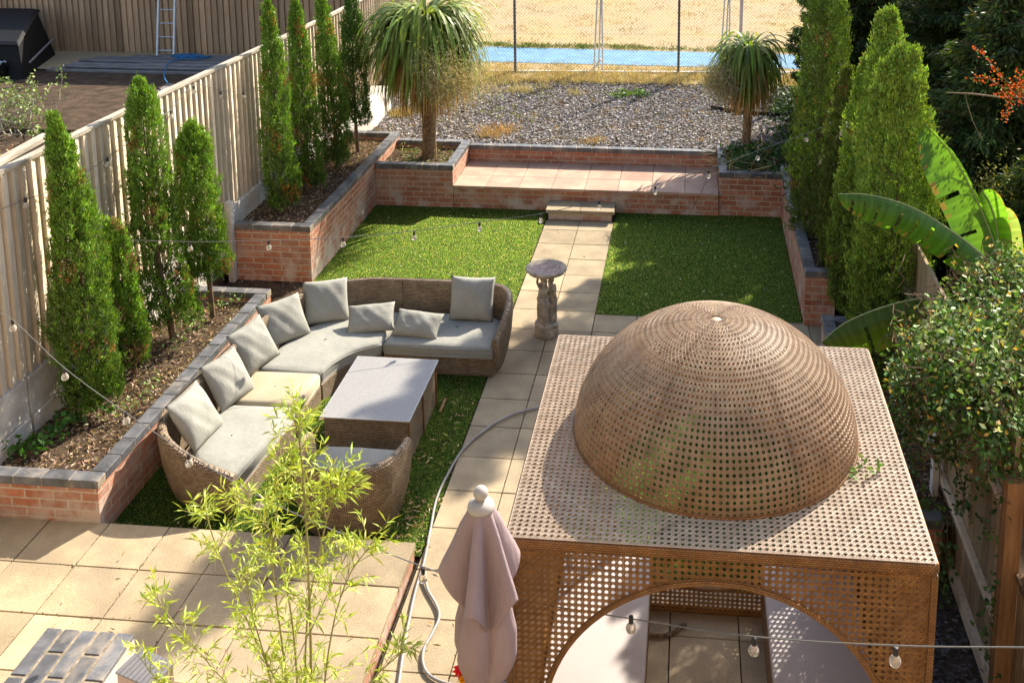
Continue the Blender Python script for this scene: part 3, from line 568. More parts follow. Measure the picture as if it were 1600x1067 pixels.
def sofa(label, path, body, front_in=True):
    c = np.mean([p[:2] for p in path], 0); t = thing('rattan_sofa', label, 'sofa', (c[0], c[1], 0), 'sections of the outdoor rattan sofa')
    shell('backrest', path, t); poly_body('seat_base', body, .008, .20, 'wicker', t, bevel=.012, seg=2); return t
R_path = [(-1.035, -3.40, .62), (-.5, -3.40, .62), (-.1, -3.42, .62), (.11, -3.55, .62), (.185, -3.80, .61), (.185, -4.05, .56), (.12, -4.27, .40)][::-1]
C_path = [(-1.045, -3.40, .62), (-1.4, -3.42, .62), (-1.72, -3.55, .62), (-1.98, -3.82, .62), (-2.14, -4.2, .62), (-2.215, -4.55, .62), (-2.245, -4.86, .62)]
M_path = [(-2.247, -4.875, .62), (-2.27, -5.15, .62), (-2.285, -5.425, .62)]
L_path = [(-2.287, -5.44, .62), (-2.32, -5.8, .62), (-2.325, -6.08, .615), (-2.23, -6.32, .59), (-2.03, -6.47, .54), (-1.8, -6.535, .47), (-1.53, -6.54, .375)]
R_body = [(-1.03, -4.25), (.06, -4.25), (.08, -3.8), (.0, -3.55), (-.15, -3.51), (-1.03, -3.49)]
C_front = arc([(-1.43, -4.865), (-1.37, -4.62), (-1.25, -4.42), (-1.045, -4.26)])
C_body = C_front+[(-1.045, -3.50)]+arc([(-1.38, -3.52), (-1.65, -3.63), (-1.89, -3.87), (-2.04, -4.22), (-2.11, -4.56), (-2.14, -4.865)])
M_body = [(-1.455, -5.425), (-1.432, -4.88), (-2.145, -4.88), (-2.18, -5.425)]
L_body = [(-1.53, -6.455), (-1.457, -5.445), (-2.18, -5.445), (-2.21, -5.8), (-2.2, -6.08), (-2.1, -6.28), (-1.95, -6.38), (-1.75, -6.44)]
R_path = R_path[::-1]; 
sofa('right end section of the brown rattan sofa with curved arm by the path', R_path[::-1], R_body)
sofa('curved corner section of the brown rattan sofa', C_path, C_body)
sofa('armless rattan sofa section under the beige seat cushion', M_path, M_body)
sofa('left end section of the brown rattan sofa with rounded arm beside the low brick bed', L_path, L_body)
def shrink(poly, c, k): return [tuple(np.array(c)+(np.array(p)-c)*k) for p in poly]
seatcushion('seat_cushion', [(-1.015, -4.265), (-.5, -4.275), (.05, -4.265), (.062, -3.9), (.03, -3.68), (-.1, -3.60), (-.5, -3.59), (-1.015, -3.59)], 'long grey seat cushion on the right end of the sofa')
seatcushion('seat_cushion', arc([(-1.44, -4.86), (-1.38, -4.63), (-1.26, -4.43), (-1.05, -4.27)])+[(-1.05, -3.59)]+arc([(-1.36, -3.61), (-1.6, -3.71), (-1.81, -3.93), (-1.95, -4.25), (-2.02, -4.56), (-2.04, -4.86)]), 'wide curved grey seat cushion in the sofa corner')
seatcushion('seat_cushion', [(-1.462, -5.42), (-1.442, -4.885), (-1.75, -4.885), (-2.05, -4.885), (-2.08, -5.42), (-1.75, -5.42)], 'beige seat cushion between the two grey ones on the left of the sofa', 'cushion_beige')
seatcushion('seat_cushion', [(-1.545, -6.47), (-1.50, -6.0), (-1.466, -5.445), (-1.8, -5.445), (-2.09, -5.445), (-2.11, -5.8), (-2.08, -6.1), (-1.95, -6.28), (-1.75, -6.40)], 'long grey seat cushion on the left end of the sofa')
def pillow(name, w_, h, th, loc, yaw, lean, roll, label, mat='cushion'):
    """loc = bottom centre; yaw turns the face (0 faces -Y), lean tips the top backwards"""
    m_ = MB(); n_ = 18; ph = random.random()*10
    for sgn in (1, -1):
        def fn(i, j):
            u = -1+2*i/(n_-1); v = -1+2*j/(n_-1); e = max(0, (1-abs(u)**2.6)*(1-abs(v)**2.6))**.55
            k = 1-.055*(1-abs(v)**2)*(u*u) ; k2 = 1-.055*(1-abs(u)**2)*(v*v)
            d = th/2*e*(1+.10*math.sin(5*u+ph)*math.cos(4*v-ph)+.05*math.sin(11*u+7*v+ph))
            cr = .010*math.sin(9*math.atan2(v, u)+ph)*e*(abs(u*v))
            return (u*w_/2*k, -sgn*(d+cr), h/2+v*h/2*k2), (0, 0)
        if sgn > 0: m_.grid(fn, n_, n_)
        else: m_.grid(lambda i, j: fn(n_-1-i, j), n_, n_)
    o = m_.build(name, mat, smooth=True); w2 = o.modifiers.new('weld', 'WELD'); w2.merge_threshold = .0008
    o.location = loc; o.rotation_mode = 'XYZ'; o.matrix_world = Matrix.Translation(loc) @ Matrix.Rotation(yaw, 4, 'Z') @ Matrix.Rotation(-lean, 4, 'X') @ Matrix.Rotation(roll, 4, 'Y')
    return tag(o, label, 'cushion', 'scatter cushions on the rattan sofa')
rd = math.radians
Z0 = .325
pillow('cushion', .46, .45, .16, (-.26, -3.76, Z0), rd(0), rd(20), 0, 'square grey cushion leaning on the right end of the sofa back')
pillow('cushion', .45, .44, .16, (-1.70, -3.93, Z0), rd(24), rd(33), rd(1), 'large square grey cushion leaning in the middle of the curved sofa corner')
pillow('cushion', .46, .43, .16, (-1.93, -4.33, Z0), rd(50), rd(33), rd(0), 'grey cushion standing at the left side of the curved corner, dappled by sun')
pillow('cushion', .45, .43, .16, (-2.00, -4.80, Z0), rd(70), rd(30), rd(-3), 'grey cushion between the corner and the beige seat, third from the arm')
pillow('cushion', .45, .43, .16, (-1.98, -5.40, Z0), rd(76), rd(32), rd(3), 'tilted grey cushion behind the beige seat cushion, second from the left arm')
pillow('cushion', .47, .45, .16, (-1.97, -5.98, Z0), rd(88), rd(34), rd(4), 'grey cushion nearest the rounded left arm of the sofa')
pillow('cushion', .47, .32, .15, (-1.20, -4.10, Z0+.01), rd(6), rd(55), rd(-6), 'small rectangular grey cushion lying at the end of the curved seat')
pillow('cushion', .47, .29, .15, (-.75, -4.16, Z0+.01), rd(-2), rd(55), rd(4), 'small rectangular grey cushion lying on the right sofa seat')
# coffee table
t = thing('coffee_table', 'rectangular brown rattan coffee table with a grey glass top in front of the sofa', 'table', (-.735, -5.26, 0))
poly_body('table_body', [(-1.09, -5.74), (-.375, -5.74), (-.375, -4.775), (-1.09, -4.775)], .02, .425, 'wicker', t, bevel=.006, seg=1)
for (a, b_) in ((-.386, -5.735), (-.386, -5.27), (-.386, -4.80)):
    m_ = MB(); m_.tube([(-.372, b_+.01, .02), (-.372, b_+.01, .42)], .012, 8); m_.build('corner_post', 'cane_rim', t)
m_ = MB(); m_.box(-1.115, -.352, -5.762, -4.752, .430, .442); o = m_.build('glass_top', 'table_glass', t, bevel=.003)
m_ = MB(); m_.tube([(-1.113, -5.76, .436), (-.354, -5.76, .436), (-.354, -4.754, .436), (-1.113, -4.754, .436)], .007, 6, closed=True); m_.build('rim', 'aluminium', t)
# tub chair
t = thing('tub_chair', 'rounded brown rattan armchair with its back to the patio behind the bamboo', 'chair', (-.66, -6.4, 0))
ch = [(-.235, -6.10, .52), (-.225, -6.32, .575), (-.29, -6.56, .60), (-.46, -6.70, .61), (-.67, -6.735, .61), (-.88, -6.70, .61), (-1.05, -6.56, .60), (-1.115, -6.32, .575), (-1.105, -6.10, .52)]
shell('backrest', ch[::-1], t, inset=.075, th=.07)
poly_body('seat_base', [(-.36, -6.02), (-.34, -6.3), (-.42, -6.52), (-.67, -6.62), (-.92, -6.52), (-1.0, -6.3), (-.98, -6.02)], .01, .24, 'wicker', t, bevel=.01)
seatcushion('seat_cushion', [(-.98, -6.03), (-1.02, -6.3), (-.92, -6.5), (-.67, -6.6), (-.42, -6.5), (-.32, -6.3), (-.36, -6.03), (-.67, -6.02)], 'grey seat cushion in the rattan armchair', z0=.245, z1=.36)
# ------------------------------------------------------------ rattan gazebo
GX0, GX1, GY0, GY1, GH = 1.09, 3.08, -9.14, -7.16, 2.0; GC = ((GX0+GX1)/2, (GY0+GY1)/2); DR, DH = .775, .655
gz = thing('rattan_gazebo', 'square open cane work gazebo with a woven dome roof on the slab path', 'gazebo', (GC[0], GC[1], 0))
PI = .0325
def cane(name, o_, ux, uy, W, H, keep, parent, nz):
    """six-way chair caning: paired rails, paired stakes and two diagonals, each a long flat strand cut where keep() fails"""
    o_ = np.array(o_, float); ux = np.array(ux, float); uy = np.array(uy, float); nz = np.array(nz, float); B = []
    nx = round(W/PI); px_ = W/nx; ny = round(H/PI); py_ = H/ny
    def strand(a, b_, hw, off):
        a = np.array(a); b_ = np.array(b_); L = np.linalg.norm(b_-a)
        if L < .02: return
        d = (b_-a)/L; n_ = max(2, int(L/.016)); ts = (np.arange(n_)+.5)/n_; ok = [keep(*(a+d*L*q)) for q in ts]; i = 0
        while i < n_:
            if ok[i]:
                j = i
                while j+1 < n_ and ok[j+1]: j += 1
                B.append((a+d*L*i/n_, a+d*L*(j+1)/n_, d, hw, off)); i = j
            i += 1
    for i in range(nx+1):
        for s in (-.12, .12): strand((i*px_+s*px_, 0), (i*px_+s*px_, H), px_*.10, 0)
    for i in range(ny+1):
        for s in (-.12, .12): strand((0, i*py_+s*py_), (W, i*py_+s*py_), px_*.10, .0012)
    sl = py_/px_
    for k in range(-ny, nx+1):
        for s in (1, -1):      # lines x = (k+.5)px + t px, y = t py
            x0_ = (k+.5)*px_; xa = max(0, x0_); xb = min(W, x0_+ny*px_)
            if xa < xb:
                ya, yb = (xa-x0_)*sl, (xb-x0_)*sl
                if s < 0: ya, yb = H-ya, H-yb
                strand((xa, ya), (xb, yb), px_*.085, .0042 if s > 0 else .0030)
    m_ = MB(); up = nz
    for a, b_, d, hw, off in B:
        r = np.array([-d[1], d[0]])*hw; c = []
        m_.cur = random.gauss(0, .15)
        for z, kq in ((off-.0016, 1), (off+.0014, .3)):
            for q in (a-r*kq, b_-r*kq, b_+r*kq, a+r*kq): c.append(tuple(o_+ux*q[0]+uy*q[1]+up*z))
        m_.hexa(c)
    return m_.build(name, 'cane_sunlit' if name == 'roof_panel' else 'cane', parent)
cx_, cy_ = GC[0]-GX0, GC[1]-GY0
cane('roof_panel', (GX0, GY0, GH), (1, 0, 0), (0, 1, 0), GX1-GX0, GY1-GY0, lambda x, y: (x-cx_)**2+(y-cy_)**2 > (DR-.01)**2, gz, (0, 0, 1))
Wd = GX1-GX0; RO = .835; ZO = .985
keepf = lambda x, y: (x-Wd/2)**2+(y-ZO)**2 > RO**2
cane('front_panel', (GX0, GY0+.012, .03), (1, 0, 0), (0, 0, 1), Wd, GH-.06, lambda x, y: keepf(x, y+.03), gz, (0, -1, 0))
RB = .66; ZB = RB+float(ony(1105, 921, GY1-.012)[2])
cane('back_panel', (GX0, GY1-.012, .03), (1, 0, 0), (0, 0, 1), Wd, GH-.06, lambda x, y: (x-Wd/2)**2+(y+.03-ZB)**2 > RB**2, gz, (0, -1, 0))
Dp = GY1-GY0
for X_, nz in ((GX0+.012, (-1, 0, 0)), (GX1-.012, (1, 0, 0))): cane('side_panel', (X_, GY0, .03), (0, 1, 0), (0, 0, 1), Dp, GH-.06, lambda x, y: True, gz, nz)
# dome cells
m_ = MB(); NR = 34
def dome(ph, th, off=0): return (GC[0]+(DR+off)*math.cos(ph)*math.cos(th), GC[1]+(DR+off)*math.cos(ph)*math.sin(th), GH+.004+(DH+off)*math.sin(ph))
es = np.linspace(0, math.pi/2, 400); arcL = np.concatenate([[0], np.cumsum([math.hypot(DR*(math.cos(es[i+1])-math.cos(es[i])), DH*(math.sin(es[i+1])-math.sin(es[i]))) for i in range(399)])]); TL = arcL[-1]
phi = lambda s: float(np.interp(s, arcL, es))
def cellbox(fn, u0, v0, u1, v1, hw, off, asp):
    d = np.array([(u1-u0)*asp, v1-v0]); L = np.linalg.norm(d); r = np.array([-d[1], d[0]])/L*hw; r = np.array([r[0]/asp, r[1]])
    c = []
    for z, kq in ((off-.0018, 1), (off+.0016, .3)):
        q = r*kq
        for (u, v) in ((u0-q[0], v0-q[1]), (u1-q[0], v1-q[1]), (u1+q[0], v1+q[1]), (u0+q[0], v0+q[1])): c.append(fn(u, v, z))
    m_.hexa(c)
NR = round(TL/PI)
for k in range(NR-1):
    s0 = TL*k/NR; sm = TL*(k+.5)/NR; r = DR*math.cos(phi(sm)); n_ = 144 if r > .40 else 96 if r > .24 else 60 if r > .14 else 36 if r > .07 else 18
    asp = (2*math.pi*r/n_)/PI
    for j in range(n_):
        def fn(u, v, z): return dome(phi(min(TL, s0+v*TL/NR)), 2*math.pi*(j+u)/n_, z)
        m_.cur = random.gauss(0, .09) + (-.25 if j % (n_//6) == 0 else 0)
        a_ = .12
        for s in (a_, 1-a_): cellbox(fn, 0, s, 1, s, .10, .0018, asp)
        for s in (.12, .88): cellbox(fn, s, 0, s, 1, .10 if asp > .5 else .08, 0, asp)
        for (u0, v0, u1, v1, o2) in ((0, .5, .5, 1, .0040), (.5, 0, 1, .5, .0040), (0, .5, .5, 0, .0030), (.5, 1, 1, .5, .0030)): cellbox(fn, u0, v0, u1, v1, .085 if asp > .6 else .06, o2, asp)
m_.lathe([(0.0, .005), (.02, .003), (.034, -.004)], (GC[0], GC[1], GH+DH), 18)
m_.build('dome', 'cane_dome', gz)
m_ = MB(); ring = [(GC[0]+DR*math.cos(a), GC[1]+DR*math.sin(a), GH+.006) for a in np.linspace(0, 2*math.pi, 97)[:-1]]; m_.tube(ring, .012, 8, closed=True); m_.build('dome_ring', 'cane_rim', gz)
for k in range(6):
    a = math.pi/6+k*math.pi/3; m_ = MB(); m_.tube([dome(p_, a, -.012) for p_ in np.linspace(0, math.pi/2-.05, 14)], .007, 6); m_.build('dome_rib', 'cane_rim', gz)
# frame: woven edge boards and posts
m_ = MB()
for a, b_ in (((GX0, GY0), (GX1, GY0)), ((GX1, GY0), (GX1, GY1)), ((GX1, GY1), (GX0, GY1)), ((GX0, GY1), (GX0, GY0))):
    m_.beam((*a, GH-.032), (*b_, GH-.032), .03, .052)
m_.build('top_frame', 'cane_rim', gz, bevel=.008)
for x in (GX0+.004, GX1-.004):
    for y in (GY0+.004, GY1-.004): m_ = MB(); m_.box(x-.016, x+.016, y-.016, y+.016, 0, GH-.062); m_.build('corner_post', 'cane_rim', gz, bevel=.006)
m_ = MB()
m_.tube([(GC[0]+RO*math.cos(a), GY0+.004, ZO+RO*math.sin(a)) for a in np.linspace(0, 2*math.pi, 81)[:-1]], .016, 8, closed=True); m_.build('front_opening_rim', 'cane_rim', gz)
m_ = MB(); m_.tube([(GC[0]+RB*math.cos(a), GY1-.01, ZB+RB*math.sin(a)) for a in np.linspace(0, 2*math.pi, 81)[:-1]], .016, 8, closed=True); m_.build('back_opening_rim', 'cane_rim', gz)
m_ = MB()
for a, b_ in (((GX0, GY1), (GX1, GY1)), ((GX0, GY0), (GX0, GY1)), ((GX1, GY0), (GX1, GY1)), ((GX0, GY0), (GX1, GY0))): m_.beam((*a, .03), (*b_, .03), .028, .05)
m_.build('bottom_frame', 'cane_rim', gz, bevel=.006)
for x0, x1 in ((GX0+.03, GX0+.62), (GX1-.62, GX1-.03)):
    m_ = MB(); m_.box(x0, x1, GY0+.06, GY1-.05, .04, .37); m_.build('bench_box', 'cane_rim', gz, bevel=.008)
for x0, x1, lb in ((GX0+.035, GX0+.625, 'white seat pad on the left bench inside the gazebo'), (GX1-.625, GX1-.035, 'white seat pad on the right bench inside the gazebo')):
    y0, y1 = GY0+.07, GY1-.06; pl = [(x0, y0), ((x0+x1)/2, y0), (x1, y0), (x1, (y0+y1)/2), (x1, y1), ((x0+x1)/2, y1), (x0, y1), (x0, (y0+y1)/2)]
    o = poly_body('bench_pad', pl, .375, .455, 'seat_fabric', None, bevel=.02, seg=3, smooth=True); tag(o, lb, 'seat pad', 'pads on the gazebo benches')
# ------------------------------------------------------------ parasol
PB = Vector((1.02, -9.45, 0)); px0, py0 = 1.035, -9.45
t = thing('parasol', 'closed dusty mauve parasol with a ball finial beside the gazebo corner', 'parasol', (px0, py0, .12))
m_ = MB(); m_.tube([(px0, py0, 0), (px0, py0, 2.36)], .02, 12); m_.build('pole', 'white_paint', t)
m_ = MB(); prof = [(.0001, .115)]+[(.042*math.sin(a), .075-.042*math.cos(math.pi-a)) for a in np.linspace(.3, 2.75, 10)][::1]
prof = [(.033*math.sin(a), .062+.033*math.cos(a)) for a in np.linspace(.01, 2.7, 12)]+[(.018, .032), (.042, .026), (.057, .010), (.061, -.006), (.059, -.014), (.001, -.014)]
m_.lathe(prof[::-1], (px0, py0, 2.375), 28); m_.build('finial', 'parasol_cap', t, smooth=True)
def folds(rad, zt_, k_, ph, amp, sharp=1.):
    def f_(a, v):
        s = .5+.5*math.cos(k_*a+ph+.7*math.sin(2*a+ph)); return rad(v)*(1+amp(v)*(s**sharp-.5)*2*(1+.25*math.sin(3*a+1)))
    return f_
m_ = MB(); na, nv = 160, 40; rr = pw([0, .25, .6, .85, 1], [.046, .072, .104, .130, .142]); am = pw([0, .3, 1], [.02, .32, .50]); fo = folds(rr, 0, 5, 2.3, am, .8)
def cape(i, j):
    a = 2*math.pi*i/(na-1) % (2*math.pi); v = j/(nv-1); s = .5+.5*math.cos(5*a+2.3+.7*math.sin(2*a+2.3)); L = .52-.17*s-.05*math.sin(2*a+.6)
    r = fo(a, v); return (px0+r*math.cos(a), py0+r*math.sin(a), 2.375-L*v**1.05), (0, 0)
m_.grid(cape, na, nv); o = m_.build('vent_canopy', 'parasol_fabric', t, smooth=True); so = o.modifiers.new('s', 'SOLIDIFY'); so.thickness = .0025
m_ = MB(); nv = 60; rr2 = pw([0, .2, .45, .6, .75, .88, .93, 1.0, 1.25], [.046, .066, .098, .126, .130, .10, .066, .09, .14]); am2 = pw([0, .3, .8, .92, 1.3], [.02, .26, .30, .14, .35])
def body(i, j):
    a = 2*math.pi*i/(na-1) % (2*math.pi); v = 1.18*j/(nv-1); s = .5+.5*math.cos(4*a+.9+.5*math.sin(3*a+v*1.5)+.35*v*4); r = rr2(v)*(1+am2(v)*((s**.45)-.62)*2*.85+.03*math.sin(9*a+6*v))
    return (px0+r*math.cos(a)+.012*math.sin(3*v), py0+r*math.sin(a), 2.33-.87*v), (0, 0)
m_.grid(body, na, nv); o = m_.build('canopy', 'parasol_fabric', t, smooth=True); so = o.modifiers.new('s', 'SOLIDIFY'); so.thickness = .0025
m_ = MB(); m_.tube([(px0+.076*math.cos(a), py0+.076*math.sin(a), 2.33-.87*.93+.006*math.sin(a*2)) for a in np.linspace(0, 2*math.pi, 33)[:-1]], .004, 6, closed=True); m_.build('tie', 'cord', t)
m_ = MB(); m_.lathe([(.24, 0), (.24, .05), (.2, .075), (.05, .085), (.05, .28), (.02, .28)], (px0, py0, 0), 28); m_.build('base', 'parasol_cap', t)
# ------------------------------------------------------------ birdbath
bx_, by_ = .455, -3.33
t = thing('birdbath', 'weathered stone birdbath carried by draped figures standing on the path', 'birdbath', (bx_, by_, 0))
m_ = MB(); m_.lathe([(.001, 0), (.125, 0), (.13, .02), (.125, .10), (.118, .115), (.128, .125), (.118, .15), (.05, .165), (.001, .165)], (bx_, by_, 0), 28, lambda a, z: 1+.02*math.sin(5*a+z*30)); m_.build('plinth', 'stone', t, smooth=True)
m_ = MB()
m_.lathe([(.03, .15), (.055, .2), (.05, .4), (.045, .6), (.07, .66), (.11, .685), (.001, .69)], (bx_, by_, 0), 16)
for k, a0 in enumerate((-1.75, .35, 2.45)):
    c, s = math.cos(a0), math.sin(a0)
    def q(r, z, tt=0): return (bx_+r*c-tt*s, by_+r*s+tt*c, z)
    m_.tube([q(.055, .15), q(.062, .2), q(.058, .27), q(.063, .33, .006), q(.066, .385, .008), q(.056, .44), q(.062, .50, -.006), q(.058, .535, -.004), q(.040, .552)], [.05, .052, .044, .05, .055, .040, .046, .05, .018], 12)   # draped body
    m_.tube([q(.052, .545), q(.055, .575), q(.056, .60), q(.054, .625), q(.05, .645)], [.014, .017, .029, .029, .012], 10)      # neck and head
    m_.tube([q(.060, .525, .044), q(.075, .58, .062), q(.07, .65, .05)], [.017, .014, .012], 8)     # raised arm to the bowl
    m_.tube([q(.062, .525, -.046), q(.085, .45, -.06), q(.09, .40, -.015)], [.017, .013, .011], 8)    # other arm across the drape
    for f_ in range(-2, 3): m_.tube([q(.085+.012*(2-abs(f_))/2, .42, f_*.016), q(.095+.012*(2-abs(f_))/2, .30, f_*.021), q(.088+.01*(2-abs(f_))/2, .16, f_*.023)], [.006, .009, .008], 6)
    m_.tube([q(.03, .46, .05), q(.095, .40, .02), q(.09, .34, -.045)], [.010, .014, .010], 8)     # sash
o = m_.build('draped_figures', 'stone', t, smooth=True); r_ = o.modifiers.new('r', 'REMESH'); r_.mode = 'VOXEL'; r_.voxel_size = .005; r_.use_smooth_shade = True
m_ = MB(); m_.lathe([(.001, .655), (.08, .66), (.13, .675), (.195, .71), (.215, .735), (.214, .752), (.20, .76), (.182, .752), (.16, .735), (.10, .722), (.001, .718)], (bx_, by_, 0), 40, lambda a, z: 1+.012*math.sin(8*a)+.01*math.sin(13*a+2)); m_.build('bowl', 'stone', t, smooth=True)
m_ = MB(); m_.lathe([(.001, .7245), (.10, .7275), (.158, .7395)], (bx_, by_, 0), 32); m_.build('basin_bottom', 'basin', t)
# ------------------------------------------------------------ cypresses
def cypress(x, y, z0, z1, rmax, label, cols, n_leaf=15000, brown=.05, base_frac=.10, lean=(0, 0), tips=3, shape=None, up=2.3, L=.034, dark=None, gap=.0, bcol=(.32, .15, .06), group='conical cypress trees along the fences'):
    t = thing('cypress_tree', label, 'tree', (x, y, z0), group); H = z1-z0
    sh = shape or pw([0, .05, .2, .45, .7, .88, 1], [.35, .75, 1, .95, .72, .42, .05])
    ph = RNG.uniform(0, 6.28, 8)
    def axis(h): return np.stack([x+lean[0]*h+.03*np.sin(h*4+ph[0])*rmax*3, y+lean[1]*h+.02*np.sin(h*5+ph[1]), z0+h*H], -1)
    nc = int(n_leaf*2.5)//16
    # clumps: upright feathery sprays near the surface
    h = base_frac+(1-base_frac)*RNG.random(nc)**1.12; a = RNG.uniform(0, 6.283, nc); rr_ = np.array([sh(q) for q in h])*rmax
    lob = 1+.14*np.sin(3*a+h*9+ph[2])+.11*np.sin(5*a-h*17+ph[3])+.06*np.sin(2*a+h*31+ph[4])
    rf = np.where(RNG.random(nc) < .74, RNG.uniform(.84, 1.03, nc), RNG.uniform(.2, .8, nc)); so_ = RNG.random(nc) < .07; rf[so_] = RNG.uniform(1.02, 1.24, so_.sum()); r = rr_*lob*rf
    C = axis(h)+np.stack([r*np.cos(a), r*np.sin(a), np.zeros(nc)], -1)
    if tips:
        k = max(1, nc//60)
        for q in range(tips):
            hh = RNG.uniform(.84, .97); aa = RNG.uniform(0, 6.28); top = axis(np.array([hh]))[0]+np.array([math.cos(aa), math.sin(aa), 0])*rmax*sh(hh)*1.0
            C = np.r_[C, top+np.c_[RNG.normal(0, .016, (k, 2)), RNG.uniform(-.12, .10, k)]]; h = np.r_[h, np.full(k, hh)]; a = np.r_[a, np.full(k, aa)]; rf = np.r_[rf, np.ones(k)]
        nc = len(C)
    m = 16; n_ = nc*m; out = np.stack([np.cos(a), np.sin(a), np.zeros(nc)], -1); cd = nrm(out*RNG.uniform(.25, .8, (nc, 1))+np.array([0, 0, up])+RNG.normal(0, .25, (nc, 3)))
    D = np.repeat(cd, m, 0)+RNG.normal(0, .36, (n_, 3)); D = nrm(D); B = np.repeat(C, m, 0)+np.repeat(cd, m, 0)*RNG.uniform(-.02, .05, (n_, 1))+RNG.normal(0, .011, (n_, 3))
    ct = np.exp(RNG.normal(0, .22, (nc, 1))); hg = np.clip((np.repeat(h, m)-.0)/1, 0, 1)
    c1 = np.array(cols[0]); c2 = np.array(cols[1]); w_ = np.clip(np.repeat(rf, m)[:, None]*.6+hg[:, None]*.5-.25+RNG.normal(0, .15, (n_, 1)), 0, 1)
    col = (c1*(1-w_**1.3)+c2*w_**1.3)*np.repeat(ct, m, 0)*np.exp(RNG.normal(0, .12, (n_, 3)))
    if brown:
        bp = (np.sin(a*2.1+ph[5]+h*7)+np.sin(h*23+ph[6])+RNG.normal(0, .55, nc)) > np.quantile((np.sin(a*2.1+ph[5]+h*7)+np.sin(h*23+ph[6])), 1-brown)+.25
        bm = np.repeat(bp, m) & (RNG.random(n_) < .7); col[bm] = vary(bcol, bm.sum(), .35)
    if gap:
        keep = np.repeat((np.sin(a*3+ph[7])+np.sin(h*14+ph[1])+(1-h)*0) < 1.6-gap, m); B, D, col = B[keep], D[keep], col[keep]; n_ = len(B)
    q = leaf_quads(B, D, RNG.uniform(L*.6, L*1.25, n_), RNG.uniform(L*.22, L*.42, n_)); quads('crown', q, np.clip(col, 0, .9), 'leaf', t)
    # inner twigs and trunk
    m_ = MB(); hs = np.linspace(0, .92, 12); m_.tube([tuple(axis(np.array([q_]))[0]) for q_ in hs], [max(.006, .03*(1-q_)*min(1.6, rmax/.2)) for q_ in hs], 7); 
    for _ in range(40):
        q_ = RNG.uniform(base_frac*.8, .8); aa = RNG.uniform(0, 6.28); p_ = axis(np.array([q_]))[0]; r2 = rmax*sh(q_)*.8; m_.tube([p_, p_+np.array([math.cos(aa)*r2*.5, math.sin(aa)*r2*.5, .08]), p_+np.array([math.cos(aa)*r2, math.sin(aa)*r2, .22])], [.007, .005, .002], 4, cap=False)
    m_.build('trunk', 'bark', t); return t
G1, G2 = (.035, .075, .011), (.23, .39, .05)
def at(xb, yb, z): p_ = onz(xb, yb, z); return float(p_[0]), float(p_[1])
cyL = [('tall cypress nearest the camera at the left, brown flecked, bulging at the foot', (152, 640), .40, 2.86, .235, .05, 0, 17000),
       ('short slim cypress with a dead brown top beside the nearest one', (212, 582), .40, 1.75, .135, .14, 0, 8000),
       ('tall double topped cypress, third from the front in the low bed', (270, 530), .40, 2.98, .215, .05, .02, 15000),
       ('shorter round topped cypress on a bare reddish stem by the brick pier', (328, 497), .40, 2.52, .20, .03, .2, 12000)]
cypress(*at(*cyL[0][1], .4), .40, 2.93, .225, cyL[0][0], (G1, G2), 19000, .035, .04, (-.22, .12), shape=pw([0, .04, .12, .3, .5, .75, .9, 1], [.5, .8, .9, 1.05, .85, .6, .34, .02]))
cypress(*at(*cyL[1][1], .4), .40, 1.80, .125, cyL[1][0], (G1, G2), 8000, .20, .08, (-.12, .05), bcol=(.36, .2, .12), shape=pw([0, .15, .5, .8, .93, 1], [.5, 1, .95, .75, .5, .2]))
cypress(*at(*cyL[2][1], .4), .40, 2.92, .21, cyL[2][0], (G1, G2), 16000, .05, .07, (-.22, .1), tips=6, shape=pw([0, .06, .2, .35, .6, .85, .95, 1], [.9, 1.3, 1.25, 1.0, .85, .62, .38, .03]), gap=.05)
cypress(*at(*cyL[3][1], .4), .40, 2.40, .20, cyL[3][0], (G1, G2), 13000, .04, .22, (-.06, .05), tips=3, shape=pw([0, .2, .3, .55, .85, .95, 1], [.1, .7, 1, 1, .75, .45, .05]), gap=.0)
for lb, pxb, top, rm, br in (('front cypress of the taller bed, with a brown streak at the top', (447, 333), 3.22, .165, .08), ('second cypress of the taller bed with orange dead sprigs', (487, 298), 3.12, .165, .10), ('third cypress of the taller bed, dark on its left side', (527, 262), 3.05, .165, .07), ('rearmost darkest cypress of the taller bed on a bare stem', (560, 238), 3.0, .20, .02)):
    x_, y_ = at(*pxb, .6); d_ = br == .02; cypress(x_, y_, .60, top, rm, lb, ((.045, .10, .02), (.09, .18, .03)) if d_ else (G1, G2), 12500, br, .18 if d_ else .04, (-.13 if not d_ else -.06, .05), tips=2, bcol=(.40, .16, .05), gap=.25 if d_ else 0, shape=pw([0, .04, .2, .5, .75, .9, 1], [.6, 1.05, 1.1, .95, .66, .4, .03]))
YG1, YG2 = (.045, .09, .013), (.29, .42, .065)
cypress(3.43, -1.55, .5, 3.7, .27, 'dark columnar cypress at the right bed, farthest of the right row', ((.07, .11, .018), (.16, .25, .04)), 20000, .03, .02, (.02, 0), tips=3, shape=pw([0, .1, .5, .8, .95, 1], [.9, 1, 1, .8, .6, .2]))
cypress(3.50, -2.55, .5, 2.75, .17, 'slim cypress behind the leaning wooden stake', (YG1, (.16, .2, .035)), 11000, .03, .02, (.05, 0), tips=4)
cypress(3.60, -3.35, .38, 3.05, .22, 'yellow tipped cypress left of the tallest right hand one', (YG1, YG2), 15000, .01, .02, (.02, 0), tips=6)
cypress(3.74, -3.95, .38, 3.62, .25, 'tallest bright tipped cypress of the right row', (YG1, YG2), 18000, 0, .02, (.0, 0), tips=6, shape=pw([0, .1, .5, .8, .95, 1], [.9, 1, 1, .7, .35, .05]))
